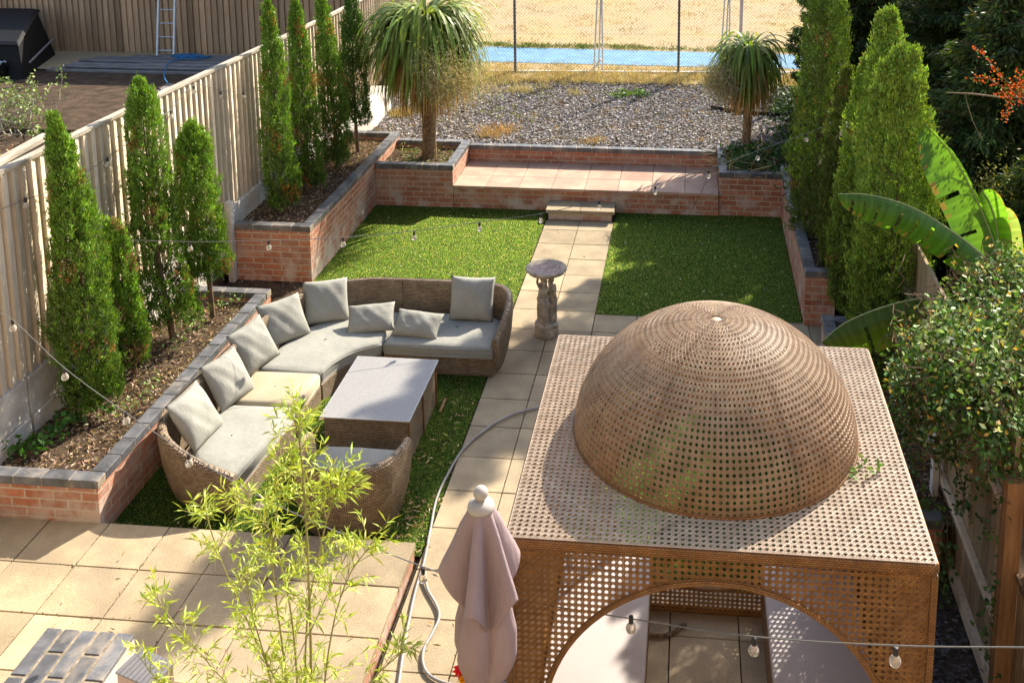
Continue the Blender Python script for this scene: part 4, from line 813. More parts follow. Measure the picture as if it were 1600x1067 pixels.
cypress(3.70, -4.65, .38, 3.42, .31, 'broad nearest cypress of the right row behind the banana leaves', (YG1, YG2), 26000, 0, .02, (.05, 0), tips=9, shape=pw([0, .1, .35, .6, .8, .93, 1], [.9, 1, 1, .95, .78, .5, .12]))
# ------------------------------------------------------------ cabbage palms
def palm(x, y, z0, zc, R, label, ntop=330, skirt=200, pan=True, tr=.075, Lf=.85, seedc=0):
    t = thing('cabbage_palm', label, 'tree', (x, y, z0), 'cabbage palms at the end of the garden')
    m_ = MB(); zs = np.linspace(0, 1, 14); m_.tube([(x+.02*math.sin(3*q), y, z0+(zc-z0)*q-.03) for q in zs], [tr*(1.35-.9*q if q < .15 else 1.22-.25*q)*(1+.03*math.sin(q*40)) for q in zs], 14); m_.build('trunk', 'yucca_bark', t)
    V, C = [], []
    def strap(n_, e0, e1, L0, L1, w_, col, droop, z_, s=.2, seg=9):
        for _ in range(n_):
            a = RNG.uniform(0, 6.283); e = RNG.uniform(e0, e1); L = RNG.uniform(L0, L1); d = np.array([math.cos(a)*math.cos(e), math.sin(a)*math.cos(e), math.sin(e)]); p_ = np.array([x, y, z_+RNG.uniform(-.12, .10)])+np.array([d[0], d[1], 0])*.05
            side = np.array([-math.sin(a), math.cos(a), 0]); c = vary(col, 1, s)[0]; prev = None; dr = droop*RNG.uniform(.7, 1.45); tw = RNG.normal(0, .5)
            for k in range(seg+1):
                f_ = k/seg; w2 = w_*(.55+.9*f_ if f_ < .4 else .91*(1-((f_-.4)/.6)**2)+.03)/1; sd_ = side*math.cos(tw*f_)+np.array([0, 0, 1])*math.sin(tw*f_)*.7
                cur = (p_-sd_*w2/2, p_+sd_*w2/2)
                if prev: V.append([prev[0], prev[1], cur[1], cur[0]]); C.append(c*(1 if f_ < .85 else 1.15))
                prev = cur; p_ = p_+d*L/seg; d = d+np.array([0, 0, -dr/seg*(.6+1.6*f_)]); d = d/np.linalg.norm(d)
    strap(int(ntop*.75), -.25, .95, Lf*.75, Lf*1.05, .056, (.15, .205, .035), 2.9, zc+.05)
    strap(ntop//3, -.6, .3, Lf*.65, Lf*.95, .040, (.13, .16, .035), 3.0, zc-.02)
    strap(ntop//5, .2, 1.0, Lf*.6, Lf*.95, .040, (.33, .37, .13), 3.2, zc+.06)
    quads('crown', np.array(V), np.clip(np.array(C), 0, .9), 'strap', t); V, C = [], []
    strap(int(skirt*1.3), -1.25, -.2, Lf*.6, Lf*.98, .032, (.36, .22, .09), 2.2, zc-.08, .35); strap(skirt//2, -1.1, .1, Lf*.6, Lf*1.0, .032, (.46, .32, .12), 2.6, zc-.06, .3)
    quads('dead_leaf_skirt', np.array(V), np.clip(np.array(C), 0, .9), 'dry', t)
    if pan:
        n_ = 6000; cs = [np.array([x, y, zc])+np.array(q) for q in pan]; P = np.concatenate([c+RNG.normal(0, 1, (n_//len(pan), 3))*np.array([.13, .13, .14])*(Lf/1.2) for c in cs]); D = RNG.normal(size=P.shape)+[.2, -.2, -.8]
        quads('seed_panicle', leaf_quads(P, D, RNG.uniform(.03, .09, len(P)), .007), vary((.42, .36, .20), len(P), .3), 'dry', t)
    return t
palm(-1.86, .88, .5, 2.42, 0, 'large cabbage palm with thick trunk and tan dead skirt left of the terrace', 560, 330, [(.30, -.85, -.40), (.48, -.8, -.42), (.62, -.65, -.55), (.40, -.8, -.68), (.72, -.45, -.70)], .085, 1.42)
palm(2.765, 1.75, .5, 1.92, 0, 'smaller cabbage palm with a slim pale trunk at the right end of the terrace', 240, 200, [(-.38, -.40, -.22), (-.50, -.30, -.30), (-.34, -.45, -.42)], .058, .92)
# ------------------------------------------------------------ dark conifers at the right
def conifer(x, y, z0, z1, rmax, label, nb=170, col=((.04, .065, .02), (.15, .21, .05)), bare=.05, density=1., spread=.5, up_=-.25):
    t = thing('spruce_tree', label, 'tree', (x, y, z0), 'dark conifers beyond the right hand bed'); H = z1-z0; m_ = MB(); m_.tube([(x, y, z0-.1), (x, y, z0+H*.5), (x, y, z0+H*.96)], [.14, .08, .01], 9)
    P, D, CI = [], [], []
    for k in range(nb):
        f_ = bare+(1-bare)*(k+RNG.random())/nb; L = rmax*(1-f_)**.62*RNG.uniform(.72, 1.12)+.10; a = k*2.4+RNG.normal(0, .3); zz = z0+f_*H
        d = np.array([math.cos(a), math.sin(a)]); pts = []
        for s in np.linspace(0, 1, 6): pts.append((x+d[0]*L*s, y+d[1]*L*s, zz+up_*L*s+.28*L*(s**2.2)))
        m_.tube(pts, [.02*(1-s)+.004 for s in np.linspace(0, 1, 6)], 4, cap=False)
        n_ = int(95*L*density/.6); s = RNG.random(n_)**.7; i_ = np.minimum((s*5).astype(int), 4); fr = s*5-i_; PA = np.array(pts); base = PA[i_]*(1-fr[:, None])+PA[i_+1]*fr[:, None]
        side = RNG.normal(0, .26, n_)*L*(1.05-s)*spread*2; base[:, 0] += -d[1]*side; base[:, 1] += d[0]*side; base[:, 2] -= np.abs(side)*.35+np.abs(RNG.normal(0, .05, n_))
        P.append(base); dd = np.c_[np.full(n_, d[0])*.8-d[1]*side*3, np.full(n_, d[1])*.8+d[0]*side*3, np.full(n_, -.55)]; D.append(dd); CI.append(np.full(n_, np.exp(RNG.normal(0, .25))))
    m_.build('trunk', 'bark', t); P = np.concatenate(P); D = np.concatenate(D); CI = np.concatenate(CI); m = 5; n_ = len(P)*m
    B = np.repeat(P, m, 0)+RNG.normal(0, .022, (n_, 3)); D = nrm(np.repeat(D, m, 0)+RNG.normal(0, .45, (n_, 3))); w_ = RNG.random((n_, 1))**2
    c = (np.array(col[0])*(1-w_)+np.array(col[1])*w_)*np.repeat(CI, m)[:, None]*np.exp(RNG.normal(0, .15, (n_, 3)))
    quads('crown', leaf_quads(B, D, RNG.uniform(.05, .13, n_), RNG.uniform(.014, .032, n_)), np.clip(c, 0, .9), 'leaf', t); return t
conifer(4.58, 2.75, .5, 9.2, 1.2, 'tall dark spruce with drooping boughs at the top beside the sports field', 300)
conifer(5.6, .6, .2, 4.9, 1.5, 'dark broad spruce behind the bright cypresses', 260)
conifer(6.6, 2.6, .4, 5.0, 1.7, 'dark spruce farthest right at the back', 220)
conifer(5.4, -2.0, .1, 3.7, 1.25, 'shadowed spruce with a bare twig at the right behind the banana plant', 230, bare=.0)
conifer(7.0, -1.2, .1, 4.7, 1.7, 'tall dark spruce at the right edge of the picture', 230)
conifer(5.2, -3.9, .1, 2.3, .95, 'low dark conifer between the banana plant and the right edge', 150, bare=.0)
# pyracantha with orange berries
t = thing('berry_shrub', 'thin branches of orange berries in front of the dark conifers', 'shrub', (4.9, -4.2, .1)); m_ = MB(); P = []; PL = []
for pts in ([(1600, 150), (1570, 125), (1548, 100), (1525, 75)], [(1600, 150), (1575, 140), (1540, 122), (1515, 122)], [(1600, 155), (1580, 150), (1572, 175), (1568, 182)], [(1600, 130), (1585, 150), (1560, 145)], [(1590, 110), (1598, 130), (1600, 160)]):
    q = [ony(x, y, -4.2) for x, y in pts]; m_.tube(q, .005, 5)
    for i in range(len(q)-1):
        for _ in range(26): P.append(q[i]+(q[i+1]-q[i])*RNG.random()+RNG.normal(0, .022, 3))
        for _ in range(14): PL.append(q[i]+(q[i+1]-q[i])*RNG.random()+RNG.normal(0, .035, 3))
q = [ony(x, y, -4.2) for x, y in ((1600, 155), (1620, 250), (1640, 420))]; q[-1][2] = .1; m_.tube(q, .012, 6); m_.build('branches', 'bark', t)
P = np.array(P); D = RNG.normal(size=P.shape); stuff(quads('berries', leaf_quads(P, D, .022, .022), vary((.75, .14, .03), len(P), .3), 'dry', t))
PL = np.array(PL); quads('leaves', leaf_quads(PL, RNG.normal(size=PL.shape), .03, .014), vary((.12, .2, .04), len(PL), .3), 'leaf', t)
t = thing('dead_branch', 'bare grey branch crossing in front of the dark spruces', 'branch', tuple(ony(1480, 145, -3.6))); m_ = MB(); m_.tube([ony(x, y, -3.6) for x, y in ((1478, 145), (1520, 147), (1560, 152), (1600, 153))], [.004, .008, .008, .01], 6); m_.tube([ony(x, y, -3.6) for x, y in ((1508, 146), (1512, 165), (1520, 190), (1535, 220))], .004, 5); m_.build('twig', 'right_wood', t)
m_ = MB(); a, b_ = onx(1279, 260, 3.42), onx(1325, 197, 3.55); m_.beam(a, b_, .045, .045); tag(m_.build('wooden_stake', 'old_wood'), 'grey square wooden stake leaning out between the right hand cypresses', 'stake')
# ------------------------------------------------------------ banana plant
bt = thing('banana_plant', 'banana plant with long split glossy leaves at the right', 'plant', (4.1, -5.3, .1))
def blade(rib, w_l, w_r, fall_l, fall_r, col, splits=(), name='leaf', ns=40, tip=.18, sidev=None):
    """rib: 3-D points from base to tip; the two half blades hang to either side"""
    R_ = np.array(catmull(rib, 10)); n_ = len(R_); V, C = [], []
    for sgn, w0, fall in ((1, w_l, fall_l), (-1, w_r, fall_r)):
        rows = []
        for i in range(n_):
            f_ = i/(n_-1); d = R_[min(i+1, n_-1)]-R_[max(i-1, 0)]; d = d/np.linalg.norm(d); sv = np.array(sidev, float) if sidev is not None else np.cross(d, [0, 0, 1.]); sv = sv-d*(sv@d); sv = sv/max(np.linalg.norm(sv), 1e-6); nn = np.cross(sv, d)
            w2 = w0*(min(1, f_/.12)**.6)*(1 if f_ < .6 else max(0, 1-((f_-.6)/.4)**2.2)**.55); row = []
            for j in range(7):
                u = j/6; ang = fall*(.35+.65*u); row.append(R_[i]+(sgn*sv*math.cos(ang)+nn*(-math.sin(ang)))*w2*u*1.0+d*.10*w2*u+np.array([0, 0, .004*math.sin(f_*90)*u]))
            rows.append(row)
        for i in range(n_-1):
            sp = any(abs(i/(n_-1)-s) < .5/(n_-1) for s in splits)
            for j in range(6):
                if sp and j > 1: continue
                V.append([rows[i][j], rows[i+1][j], rows[i+1][j+1], rows[i][j+1]]); C.append(np.array(col)*(1+.14*math.sin(i*2.3)+.05*math.sin(i*7.1))*(.92+.03*j) if not (j == 5 and RNG.random() < .3) else np.array((.28, .20, .06)))
    V = np.array(V); me_o = quads(name, V, np.clip(np.array(C), 0, .9), 'banana', bt)
    m_ = MB(); m_.tube(R_[::2], [.012*(1-.75*i/len(R_[::2])) for i in range(len(R_[::2]))], 7); r_ = m_.build('midrib', 'leaf_rib', None); r_.parent = me_o; r_.matrix_parent_inverse = Matrix.Identity(4); return me_o
simple('leaf_rib', (.35, .42, .16), .5, .1, 5, 0)
cb_ = (.10, .21, .028)
def yl(pts): return [tuple(ony(x, y, Y)) for x, y, Y in pts]
blade(yl([(1600, 470, -5.25), (1530, 395, -5.25), (1470, 350, -5.25), (1420, 322, -5.3), (1360, 305, -5.35), (1310, 303, -5.4)]), .22, .24, .55, 1.35, cb_, (.28, .42, .52, .62, .74, .82, .9))
blade(yl([(1565, 420, -5.1), (1550, 370, -5.05), (1525, 310, -5.0), (1490, 245, -4.95), (1446, 194, -4.9)]), .31, .05, .3, 1.2, (.10, .22, .03), (.3, .55), sidev=(-1, 0, -.35))
blade(yl([(1560, 430, -5.0), (1558, 360, -4.95), (1548, 320, -4.9), (1535, 298, -4.85)]), .10, .14, .5, .9, (.12, .26, .035), sidev=(-1, 0, -.3))
blade(yl([(1590, 460, -5.0), (1580, 400, -4.95), (1572, 350, -4.9), (1560, 325, -4.85)]), .16, .12, .3, .7, (.20, .27, .12), sidev=(-1, 0, -.3))
blade(yl([(1560, 520, -5.35), (1500, 475, -5.3), (1440, 467, -5.3), (1380, 480, -5.35), (1320, 505, -5.4), (1283, 535, -5.45)]), .10, .32, .9, 1.25, (.13, .20, .02), (.35, .55, .7, .85))
m_ = MB(); m_.tube([(4.1, -5.3, .1), (4.12, -5.28, .8), tuple(ony(1575, 470, -5.2))], [.10, .085, .05], 12); m_.build('stem', 'leaf_rib', bt)
# ------------------------------------------------------------ honeysuckle over the right fence
t = thing('honeysuckle', 'sprawling honeysuckle with pale leaves spilling over the right fence', 'climbing plant', (3.9, -6.8, 0))
blobs = []; 
for x, y, Y, r in ((1500, 560, -6.9, .38), (1450, 590, -6.6, .28), (1560, 620, -7.3, .42), (1590, 520, -6.6, .40), (1520, 490, -6.2, .26), (1590, 430, -6.0, .24), (1430, 640, -6.6, .2), (1440, 545, -6.3, .18), (1470, 680, -7.0, .18), (1590, 690, -7.6, .24), (1530, 430, -5.9, .13), (1480, 500, -6.1, .16), (1405, 600, -6.3, .10), (1410, 530, -6.2, .09), (1560, 460, -6.1, .2), (1600, 580, -7.0, .35)):
    blobs.append((ony(x, y, Y), r))
P, C = [], []
for c, r in blobs:
    n_ = int(13500*r*r); d = nrm(RNG.normal(size=(n_, 3))); rr_ = r*RNG.uniform(.5, 1.2, n_)*(1+.30*np.sin(d[:, 0]*9+c[0]*5)*np.cos(d[:, 1]*8)+.2*np.sin(d[:, 2]*11)); q = c+d*rr_[:, None]*[.8, 1, .85]; P.append(q)
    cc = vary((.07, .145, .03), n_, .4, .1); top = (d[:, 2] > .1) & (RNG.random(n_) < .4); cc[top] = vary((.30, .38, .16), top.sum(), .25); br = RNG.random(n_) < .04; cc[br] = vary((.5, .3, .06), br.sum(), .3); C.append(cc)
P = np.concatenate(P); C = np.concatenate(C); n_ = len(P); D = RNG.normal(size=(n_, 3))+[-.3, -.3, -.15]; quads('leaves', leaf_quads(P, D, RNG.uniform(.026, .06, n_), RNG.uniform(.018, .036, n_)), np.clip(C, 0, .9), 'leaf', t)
m_ = MB()
for c, r in blobs:
    for _ in range(int(60*r/.3)):
        p_ = np.array(c)+RNG.normal(0, r*.5, 3); q = [p_]
        d = RNG.normal(0, 1, 3)
        for k in range(4): d = d*.6+RNG.normal(0, .7, 3); p_ = p_+d/np.linalg.norm(d)*.07; q.append(p_)
        m_.tube(q, .0028, 4, cap=False)
simple('vine', (.24, .13, .065), .8, .3); stuff(m_.build('stems', 'vine', t))
fl = np.array([c+np.array([-.2, -.3, .2])*r*2.2*np.array([1, 1, 1])+RNG.normal(0, r*.5, 3) for c, r in blobs for _ in range(3)]); V = []; C = []
for c in fl:
    n_ = 9; D = RNG.normal(size=(n_, 3))+[0, 0, .8]; V.append(leaf_quads(np.repeat(c[None], n_, 0), D, .03, .012)); C.append(vary((.70, .66, .42) if random.random() < .75 else (.65, .42, .10), n_, .12))
for v_, c_ in zip(V, C): quads('flower', v_, np.clip(c_, 0, .9), 'leaf', t)
# hanging tendrils
V, C = [], []; m_ = MB()
for pts in ([(1490, 700), (1500, 740), (1505, 780), (1500, 800)], [(1550, 690), (1540, 740), (1530, 790), (1545, 830)], [(1420, 640), (1425, 700), (1440, 760), (1450, 800)], [(1395, 560), (1400, 620), (1415, 680)], [(1480, 800), (1480, 860), (1475, 910), (1485, 960)], [(1560, 900), (1552, 940), (1548, 980), (1550, 1050)], [(1560, 700), (1575, 800), (1560, 900)]):
    q = catmull([ony(x, y, -6.9 if x < 1540 else -7.75) for x, y in pts], 5); m_.tube(q, .003, 4, cap=False)
    for p_ in q:
        n_ = 7; V.append(leaf_quads(p_+RNG.normal(0, .035, (n_, 3)), RNG.normal(size=(n_, 3))+[0, 0, -.4], RNG.uniform(.03, .055, n_), .03)); C.append(vary((.06, .13, .035), n_, .3))
m_.build('tendrils', 'vine', t); quads('tendril_leaves', np.concatenate(V), np.concatenate(C), 'leaf', t)
P = np.array([onz(x, y, 2.03) for x, y in ((1340, 730), (1350, 722), (1360, 738), (1330, 738), (1372, 728))]); P = np.repeat(P, 5, 0)+RNG.normal(0, .008, (25, 3))
tag(quads('fallen_sprig', leaf_quads(P, RNG.normal(size=P.shape)+[0, 0, .3], .04, .022), vary((.14, .24, .06), 25, .2), 'leaf'), 'small green sprig lying on the gazebo roof beside the dome', 'sprig')
# back right undergrowth
weeds('undergrowth', np.r_[U(70, 3.35, 4.6, -.6, 4.6, .55), U(60, 4.2, 6.5, -6, 0, .15)], 90, .09, .04, (.035, .07, .018), .16, 'dark leafy undergrowth beneath the right hand conifers', 'undergrowth', .16)
q = [onx(x, y, 3.6) for x, y in ((1555, 300), (1560, 320), (1530, 290))]
# golden leaved shrub by the banana
t = thing('golden_shrub', 'small golden leaved shrub behind the banana plant at the right', 'shrub', tuple(ony(1555, 330, -3.8)*[1, 1, 0]+[0, 0, .1])); c = ony(1560, 310, -3.8); n_ = 1500; P = c+RNG.normal(0, .13, (n_, 3))*[1.1, 1, 1.3]
quads('leaves', leaf_quads(P, RNG.normal(size=(n_, 3)), RNG.uniform(.02, .045, n_), .016), vary((.25, .24, .06), n_, .35), 'leaf', t); m_ = MB(); m_.tube([(c[0], c[1], .1), tuple(c)], .015, 6); m_.build('stem', 'bark', t)
# ------------------------------------------------------------ bamboo in front of the camera side of the patio
t = thing('bamboo', 'bright yellow green bamboo rising in front of the armchair and patio', 'bamboo', (.28, -9.6, 0)); PL, DL = [], []; culm = MB()
BY = -9.6
def spray(pts, r, dens, Lb, yv=0.):
    Q = catmull([tuple(ony(x, y, BY+yv)) for x, y in pts], 8); n_ = len(Q); culm.tube(Q, [r*(1-.75*i/n_)+.0012 for i in range(n_)], 6)
    Q = np.array(Q); L = np.linalg.norm(np.diff(Q, axis=0), axis=1).sum(); nb = int(L*dens*.78)
    for _ in range(nb):
        i = RNG.integers(1, n_-1); f_ = i/n_; d0 = Q[min(i+1, n_-1)]-Q[i-1]; d0 = d0/np.linalg.norm(d0); sd_ = nrm(RNG.normal(size=3)*[1, .8, .35]); d = nrm(d0*.8+sd_*.9+np.array([0, 0, .25])); l_ = Lb*RNG.uniform(.35, 1.35)*(1.15-.55*f_); tip = Q[i]+d*l_
        mid = Q[i]+d*l_*.5+[0, 0, .012]; culm.tube([Q[i], mid, tip], [.0018, .0014, .0008], 4, cap=False)
        for q_ in (mid, Q[i]+d*l_*.75, tip):
            for _k in range(3 if q_ is not tip else 4): PL.append(q_+RNG.normal(0, .004, 3)); DL.append(nrm(d*.8+RNG.normal(0, .62, 3)+[0, 0, .02]))
spray([(485, 1300), (486, 1067), (484, 950), (480, 850), (474, 750), (468, 690), (464, 650)], .006, 42, .18)
spray([(470, 1300), (466, 1100), (455, 960), (432, 860), (405, 800), (380, 785)], .005, 40, .18, .08)
spray([(500, 1300), (505, 1100), (520, 980), (545, 900), (580, 850)], .004, 36, .18, -.06)
spray([(460, 1300), (450, 1120), (400, 1000), (355, 900), (330, 830), (322, 800)], .004, 40, .16, .1)
spray([(440, 1300), (400, 1130), (330, 1040), (270, 970), (240, 925)], .003, 36, .13, .12)
spray([(500, 1300), (520, 1160), (575, 1070), (620, 1025), (630, 1015)], .003, 34, .13, -.1)
spray([(480, 1300), (478, 1000), (500, 860), (520, 780), (535, 760)], .004, 34, .18, .05)
spray([(450, 1300), (440, 1150), (420, 1050), (395, 960), (385, 900)], .004, 40, .17, .04)
spray([(430, 1300), (380, 1150), (300, 1090), (235, 1050), (225, 1010)], .003, 34, .13, .1)
spray([(480, 1300), (440, 1000), (425, 860), (440, 760), (440, 720)], .004, 34, .17, .06)
culm.build('culms', 'bamboo_culm', t) if 'bamboo_culm' in MATS else (simple('bamboo_culm', (.36, .33, .12), .5, .2), culm.build('culms', 'bamboo_culm', t))
PL = np.array(PL); DL = np.array(DL); n_ = len(PL); quads('leaves', leaf_quads(PL, DL, RNG.uniform(.04, .08, n_), RNG.uniform(.0065, .0105, n_), droop=.15), vary((.42, .50, .085), n_, .22, .07), 'leaf', t)
# ------------------------------------------------------------ string lights
def lights(label, plane, cordpx, bulbs, mat='cord', rb=.025, dots=None):
    Q = [onpl(x, y, *plane) for x, y in cordpx]; t = thing('string_lights', label, 'string lights', tuple(Q[0])); m_ = MB(); m_.tube(catmull([tuple(q) for q in Q], 6), .0032, 6); m_.build('cord', mat, t)
    for x, y in bulbs:
        p_ = onpl(x, y, *plane); m_ = MB(); m_.lathe([(.001, -.050), (rb*.5, -.0475), (rb*.87, -.039), (rb, -.027), (rb*.92, -.014), (rb*.62, -.003), (rb*.45, .006)], tuple(p_), 14); b_ = m_.build('bulb', 'bulb_glass', t, smooth=True)
        m_ = MB(); m_.tube([p_+np.array([0, 0, .004]), p_+np.array([0, 0, .04])], .0115, 8); s_ = m_.build('socket', 'cord', None); s_.parent = b_; s_.matrix_parent_inverse = Matrix.Identity(4)
        m_ = MB(); m_.tube([p_+np.array([0, 0, .0]), p_+np.array([.004, 0, -.02]), p_+np.array([-.004, 0, -.034])], .0012, 4); s_ = m_.build('filament', 'yellow_petal', None); s_.parent = b_; s_.matrix_parent_inverse = Matrix.Identity(4)
    return t
lights('upper string of clear bulbs crossing over the sofa and lawn to the right cypresses', ((-3.45, -5.2), (3.5, -2.2)), [(-5, 358), (24, 362), (165, 373), (297, 378), (420, 376), (536, 371), (647, 361), (749, 347), (845, 334), (936, 313), (1024, 289), (1107, 264), (1184, 236), (1260, 209), (1325, 184)],
       [(24, 370), (165, 380), (297, 385), (420, 383), (536, 378), (647, 368), (749, 354), (845, 341), (936, 320), (1024, 297), (1107, 272), (1184, 244), (1260, 215)], 'steel_cord')
lights('lower string of clear bulbs sagging past the parasol and gazebo front', ((-3.45, -6.6), (3.2, -9.9)), [(-10, 487), (20, 500), (101, 575), (197, 645), (295, 710), (405, 775), (530, 832), (661, 885), (812, 935), (986, 966), (1178, 994), (1399, 1008), (1610, 1011)],
       [(20, 508), (101, 584), (197, 652), (295, 718), (405, 784), (530, 841), (661, 897), (812, 944), (986, 974), (1178, 1008), (1399, 1024)], 'steel_cord', .025)
lights('string of clear bulbs strung along the left fence boards', ((-3.44, -8), (-3.44, 2)), [(-5, 330), (40, 312), (100, 290), (168, 247), (220, 205), (267, 172), (303, 133), (345, 142), (380, 142), (430, 130)], [(40, 317), (168, 253), (267, 179), (303, 140), (345, 149), (380, 149)], 'steel_cord')
# hanging vine and cord from the upper string
t = thing('trailing_cord', 'thin leafy cord dropping from the upper bulb string to the right lawn', 'cord', tuple(ony(1107, 272, -1.6))); q = catmull([tuple(ony(1107, 274, -1.0)), tuple(ony(1092, 308, -.9)), tuple(ony(1072, 345, -.8))], 6); m_ = MB(); m_.tube(q, .003, 5); m_.build('line', 'steel_cord', t)
# ------------------------------------------------------------ hoses
m_ = MB(); m_.tube(catmull([tuple(onz(x, y, .02)) for x, y in ((900, 625), (835, 638), (795, 650), (760, 670), (725, 700), (700, 740), (682, 780), (672, 830), (662, 880), (650, 920), (640, 965), (630, 1020), (620, 1090))], 8), .0105, 8); tag(m_.build('garden_hose', 'hose', smooth=True), 'grey hose curving from the gazebo along the edge of the path', 'hose')
m_ = MB(); m_.tube(catmull([tuple(onz(x, y, .035 if y < 920 else .018)) for x, y in ((664, 895), (668, 920), (682, 945), (686, 965), (675, 990), (662, 1015), (662, 1040), (676, 1058), (710, 1070), (760, 1075))], 8), .0105, 8); tag(m_.build('garden_hose', 'hose', smooth=True), 'second grey hose looping in an S beside the parasol', 'hose')
m_ = MB(); m_.tube(catmull([tuple(onz(x, y, .02)) for x, y in ((1005, 990), (1030, 993), (1052, 988), (1065, 978), (1072, 976))], 6), .013, 8); tag(m_.build('garden_hose', 'bark', smooth=True), 'dark hose end lying on the slabs inside the gazebo', 'hose')
m_ = MB(); m_.tube(catmull([tuple(onz(x, y, .60)) for x, y in ((1112, 167), (1140, 172), (1175, 176), (1230, 178), (1260, 172))], 6), .03, 8); tag(m_.build('drain_pipe', 'black_plastic', smooth=True), 'black plastic pipe lying on the slate behind the smaller cabbage palm', 'pipe')
m_ = MB(); m_.box(-.32, -.295, -4.93, -4.70, .022, .035); o = tag(m_.build('bark_piece', 'orange_wood', bevel=.008), 'curled piece of tan bark on the grass beside the coffee table', 'bark'); 
# flower windmill
t = thing('flower_pot', 'red and yellow flowers low beside the parasol', 'flowers', (.88, -9.3, .9)); c = ony(722, 1052, -9.35)
V, C = [], []
for cc, cl, k in ((c+np.array([-.0, 0, .02]), (.80, .03, .05), 10), (c+np.array([.02, 0, -.03]), (.85, .42, .02), 10)):
    for a in np.linspace(0, 6.283, k+1)[:-1]: V.append(leaf_quads(cc[None], np.array([[math.cos(a), -.35, math.sin(a)]]), .05, .035)[0]); C.append(cl)
quads('petals', np.array(V), np.array(C), 'dry', t); m_ = MB(); m_.tube([tuple(c), (c[0]+.02, c[1]+.02, .35)], .004, 5); m_.build('stem', 'cord', t); m_ = MB(); m_.lathe([(.001, 0), (.07, 0), (.10, .2), (.11, .35), (.10, .35), (.001, .33)], (c[0]+.02, c[1]+.02, .0), 20); m_.build('pot', 'terracotta', t)
# ------------------------------------------------------------ blue brick topped pier and meter box in the corner
t = thing('brick_pier', 'low pier topped with staggered slate blue bricks at the bottom left corner', 'pier', (-1.65, -8.5, .12)); ZP = .50; pts = [onz(70, 982, ZP), onz(211, 988, ZP), onz(161, 1064, ZP), onz(8, 1052, ZP)]
x0, x1, y1 = pts[0][0], pts[1][0], (pts[0][1]+pts[1][1])/2; m_ = MB(); m_.box(x0+.01, x1-.012, y1-1.4, y1-.01, .12, ZP-.007); m_.build('pier_body', 'mortar', t)
m_ = MB(); cw = (x1-x0)/5
for i in range(5):
    off = 0 if i % 2 == 0 else .17; y = y1
    if off: m_.cur = random.gauss(0, .12); m_.box(x0+i*cw+.011, x0+(i+1)*cw-.011, y-off, y, ZP-.03, ZP); y -= off+.025
    while y > y1-1.3: m_.cur = random.gauss(0, .15); m_.box(x0+i*cw+.011, x0+(i+1)*cw-(.011 if i < 4 else 0), y-.35, y, ZP-.03, ZP); y -= .375
m_.build('brick_top', 'coping', t, bevel=.003); m_ = MB(); m_.box(x1-.011, x1, y1-1.35, y1-.004, .12, ZP-.031); m_.build('edge_plate', 'concrete', t)
t = thing('meter_box', 'small box with a ribbed grey sloping lid beside the blue brick pier', 'box', tuple(onz(225, 1060, .3)*[1, 1, 0]+[0, 0, .12])); c = [onz(222, 1010, .56), onz(272, 1036, .52), onz(240, 1076, .46), onz(180, 1050, .50)]
m_ = MB(); lo = [np.array([q[0], q[1], .12]) for q in c]; kk = sum(c)/4
m_.hexa([tuple(q) for q in [lo[3], lo[2], lo[1], lo[0]]]+[tuple(kk*[.06, .06, 0]+q*[.94, .94, 1]-[0, 0, .012]) for q in (c[3], c[2], c[1], c[0])]); m_.build('box_body', 'pink_sheet', t)
m_ = MB(); n_ = 9
for i in range(n_):
    f0, f1 = i/n_+.004, (i+1)/n_-.008; q = [c[3]*(1-f0)+c[2]*f0, c[3]*(1-f1)+c[2]*f1, c[0]*(1-f1)+c[1]*f1, c[0]*(1-f0)+c[1]*f0]; m_.hexa([tuple(a-[0, 0, .010]) for a in q]+[tuple(a+[0, 0, .004]) for a in q])
m_.build('lid', 'grey_metal', t)
# ------------------------------------------------------------ neighbour's garden on the left
t = thing('ladder', 'light aluminium ladder leaning on the brown neighbouring fence', 'ladder', (-9.25, 6.6, .6)); 
for sx in (0, 1):
    m_ = MB(); a = onz(246 + 26*sx, 87, .66); m_.beam(a, (a[0]+.02, 6.76, 3.4), .035, .06, (0, 1, 0)); m_.build('stile', 'aluminium', t)
a0, a1 = onz(246, 87, .66), onz(272, 87, .66)
for k in range(9): m_ = MB(); f_ = (.15+k*.27)/2.74; y_ = a0[1]*(1-f_)+6.76*f_; m_.tube([(a0[0]+.02*f_, y_, .66+.10+k*.27), (a1[0]+.02*f_, y_, .66+.10+k*.27)], .014, 6); m_.build('rung', 'aluminium', t)
DL_ = ['front most', 'second from the front', 'third from the front', 'long one in the middle', 'second from the back', 'rearmost one against the brown fence', 'short one lying on top at the front', 'one on top under the blue rope end', 'short one on top at the left', 'wide one on top behind the middle', 'one on top at the ladder foot']
rows = [(5.25, .60, -10.5, -5.1), (5.5, .60, -10.35, -4.2), (5.72, .61, -10.3, -4.4), (5.95, .61, -9.9, -4.0), (6.15, .62, -10.1, -4.0), (6.38, .62, -9.4, -3.8), (5.35, .645, -10.2, -6.8), (5.6, .645, -8.8, -4.4), (5.85, .65, -10.2, -6.2), (6.1, .65, -9.8, -4.0), (6.3, .66, -8.8, -3.9)]
src = None
for i, (y_, z_, xa, xb) in enumerate(rows):
    m_ = MB(); m_.cur = random.gauss(0, .15); m_.box(xa, xb, y_-.085, y_+.085, z_-.10 if z_ < .63 else z_-.028, z_); o = m_.build('decking_board', 'composite', bevel=.004); tag(o, 'grey composite decking board in the flat pile, '+DL_[i], 'board', 'grey decking boards piled in the neighbouring garden')
m_ = MB(); m_.beam(onz(246, 148, .55), onz(266, 132, .56), .14, .03); tag(m_.build('loose_plank', 'composite'), 'short pale plank lying askew in front of the board pile', 'board')
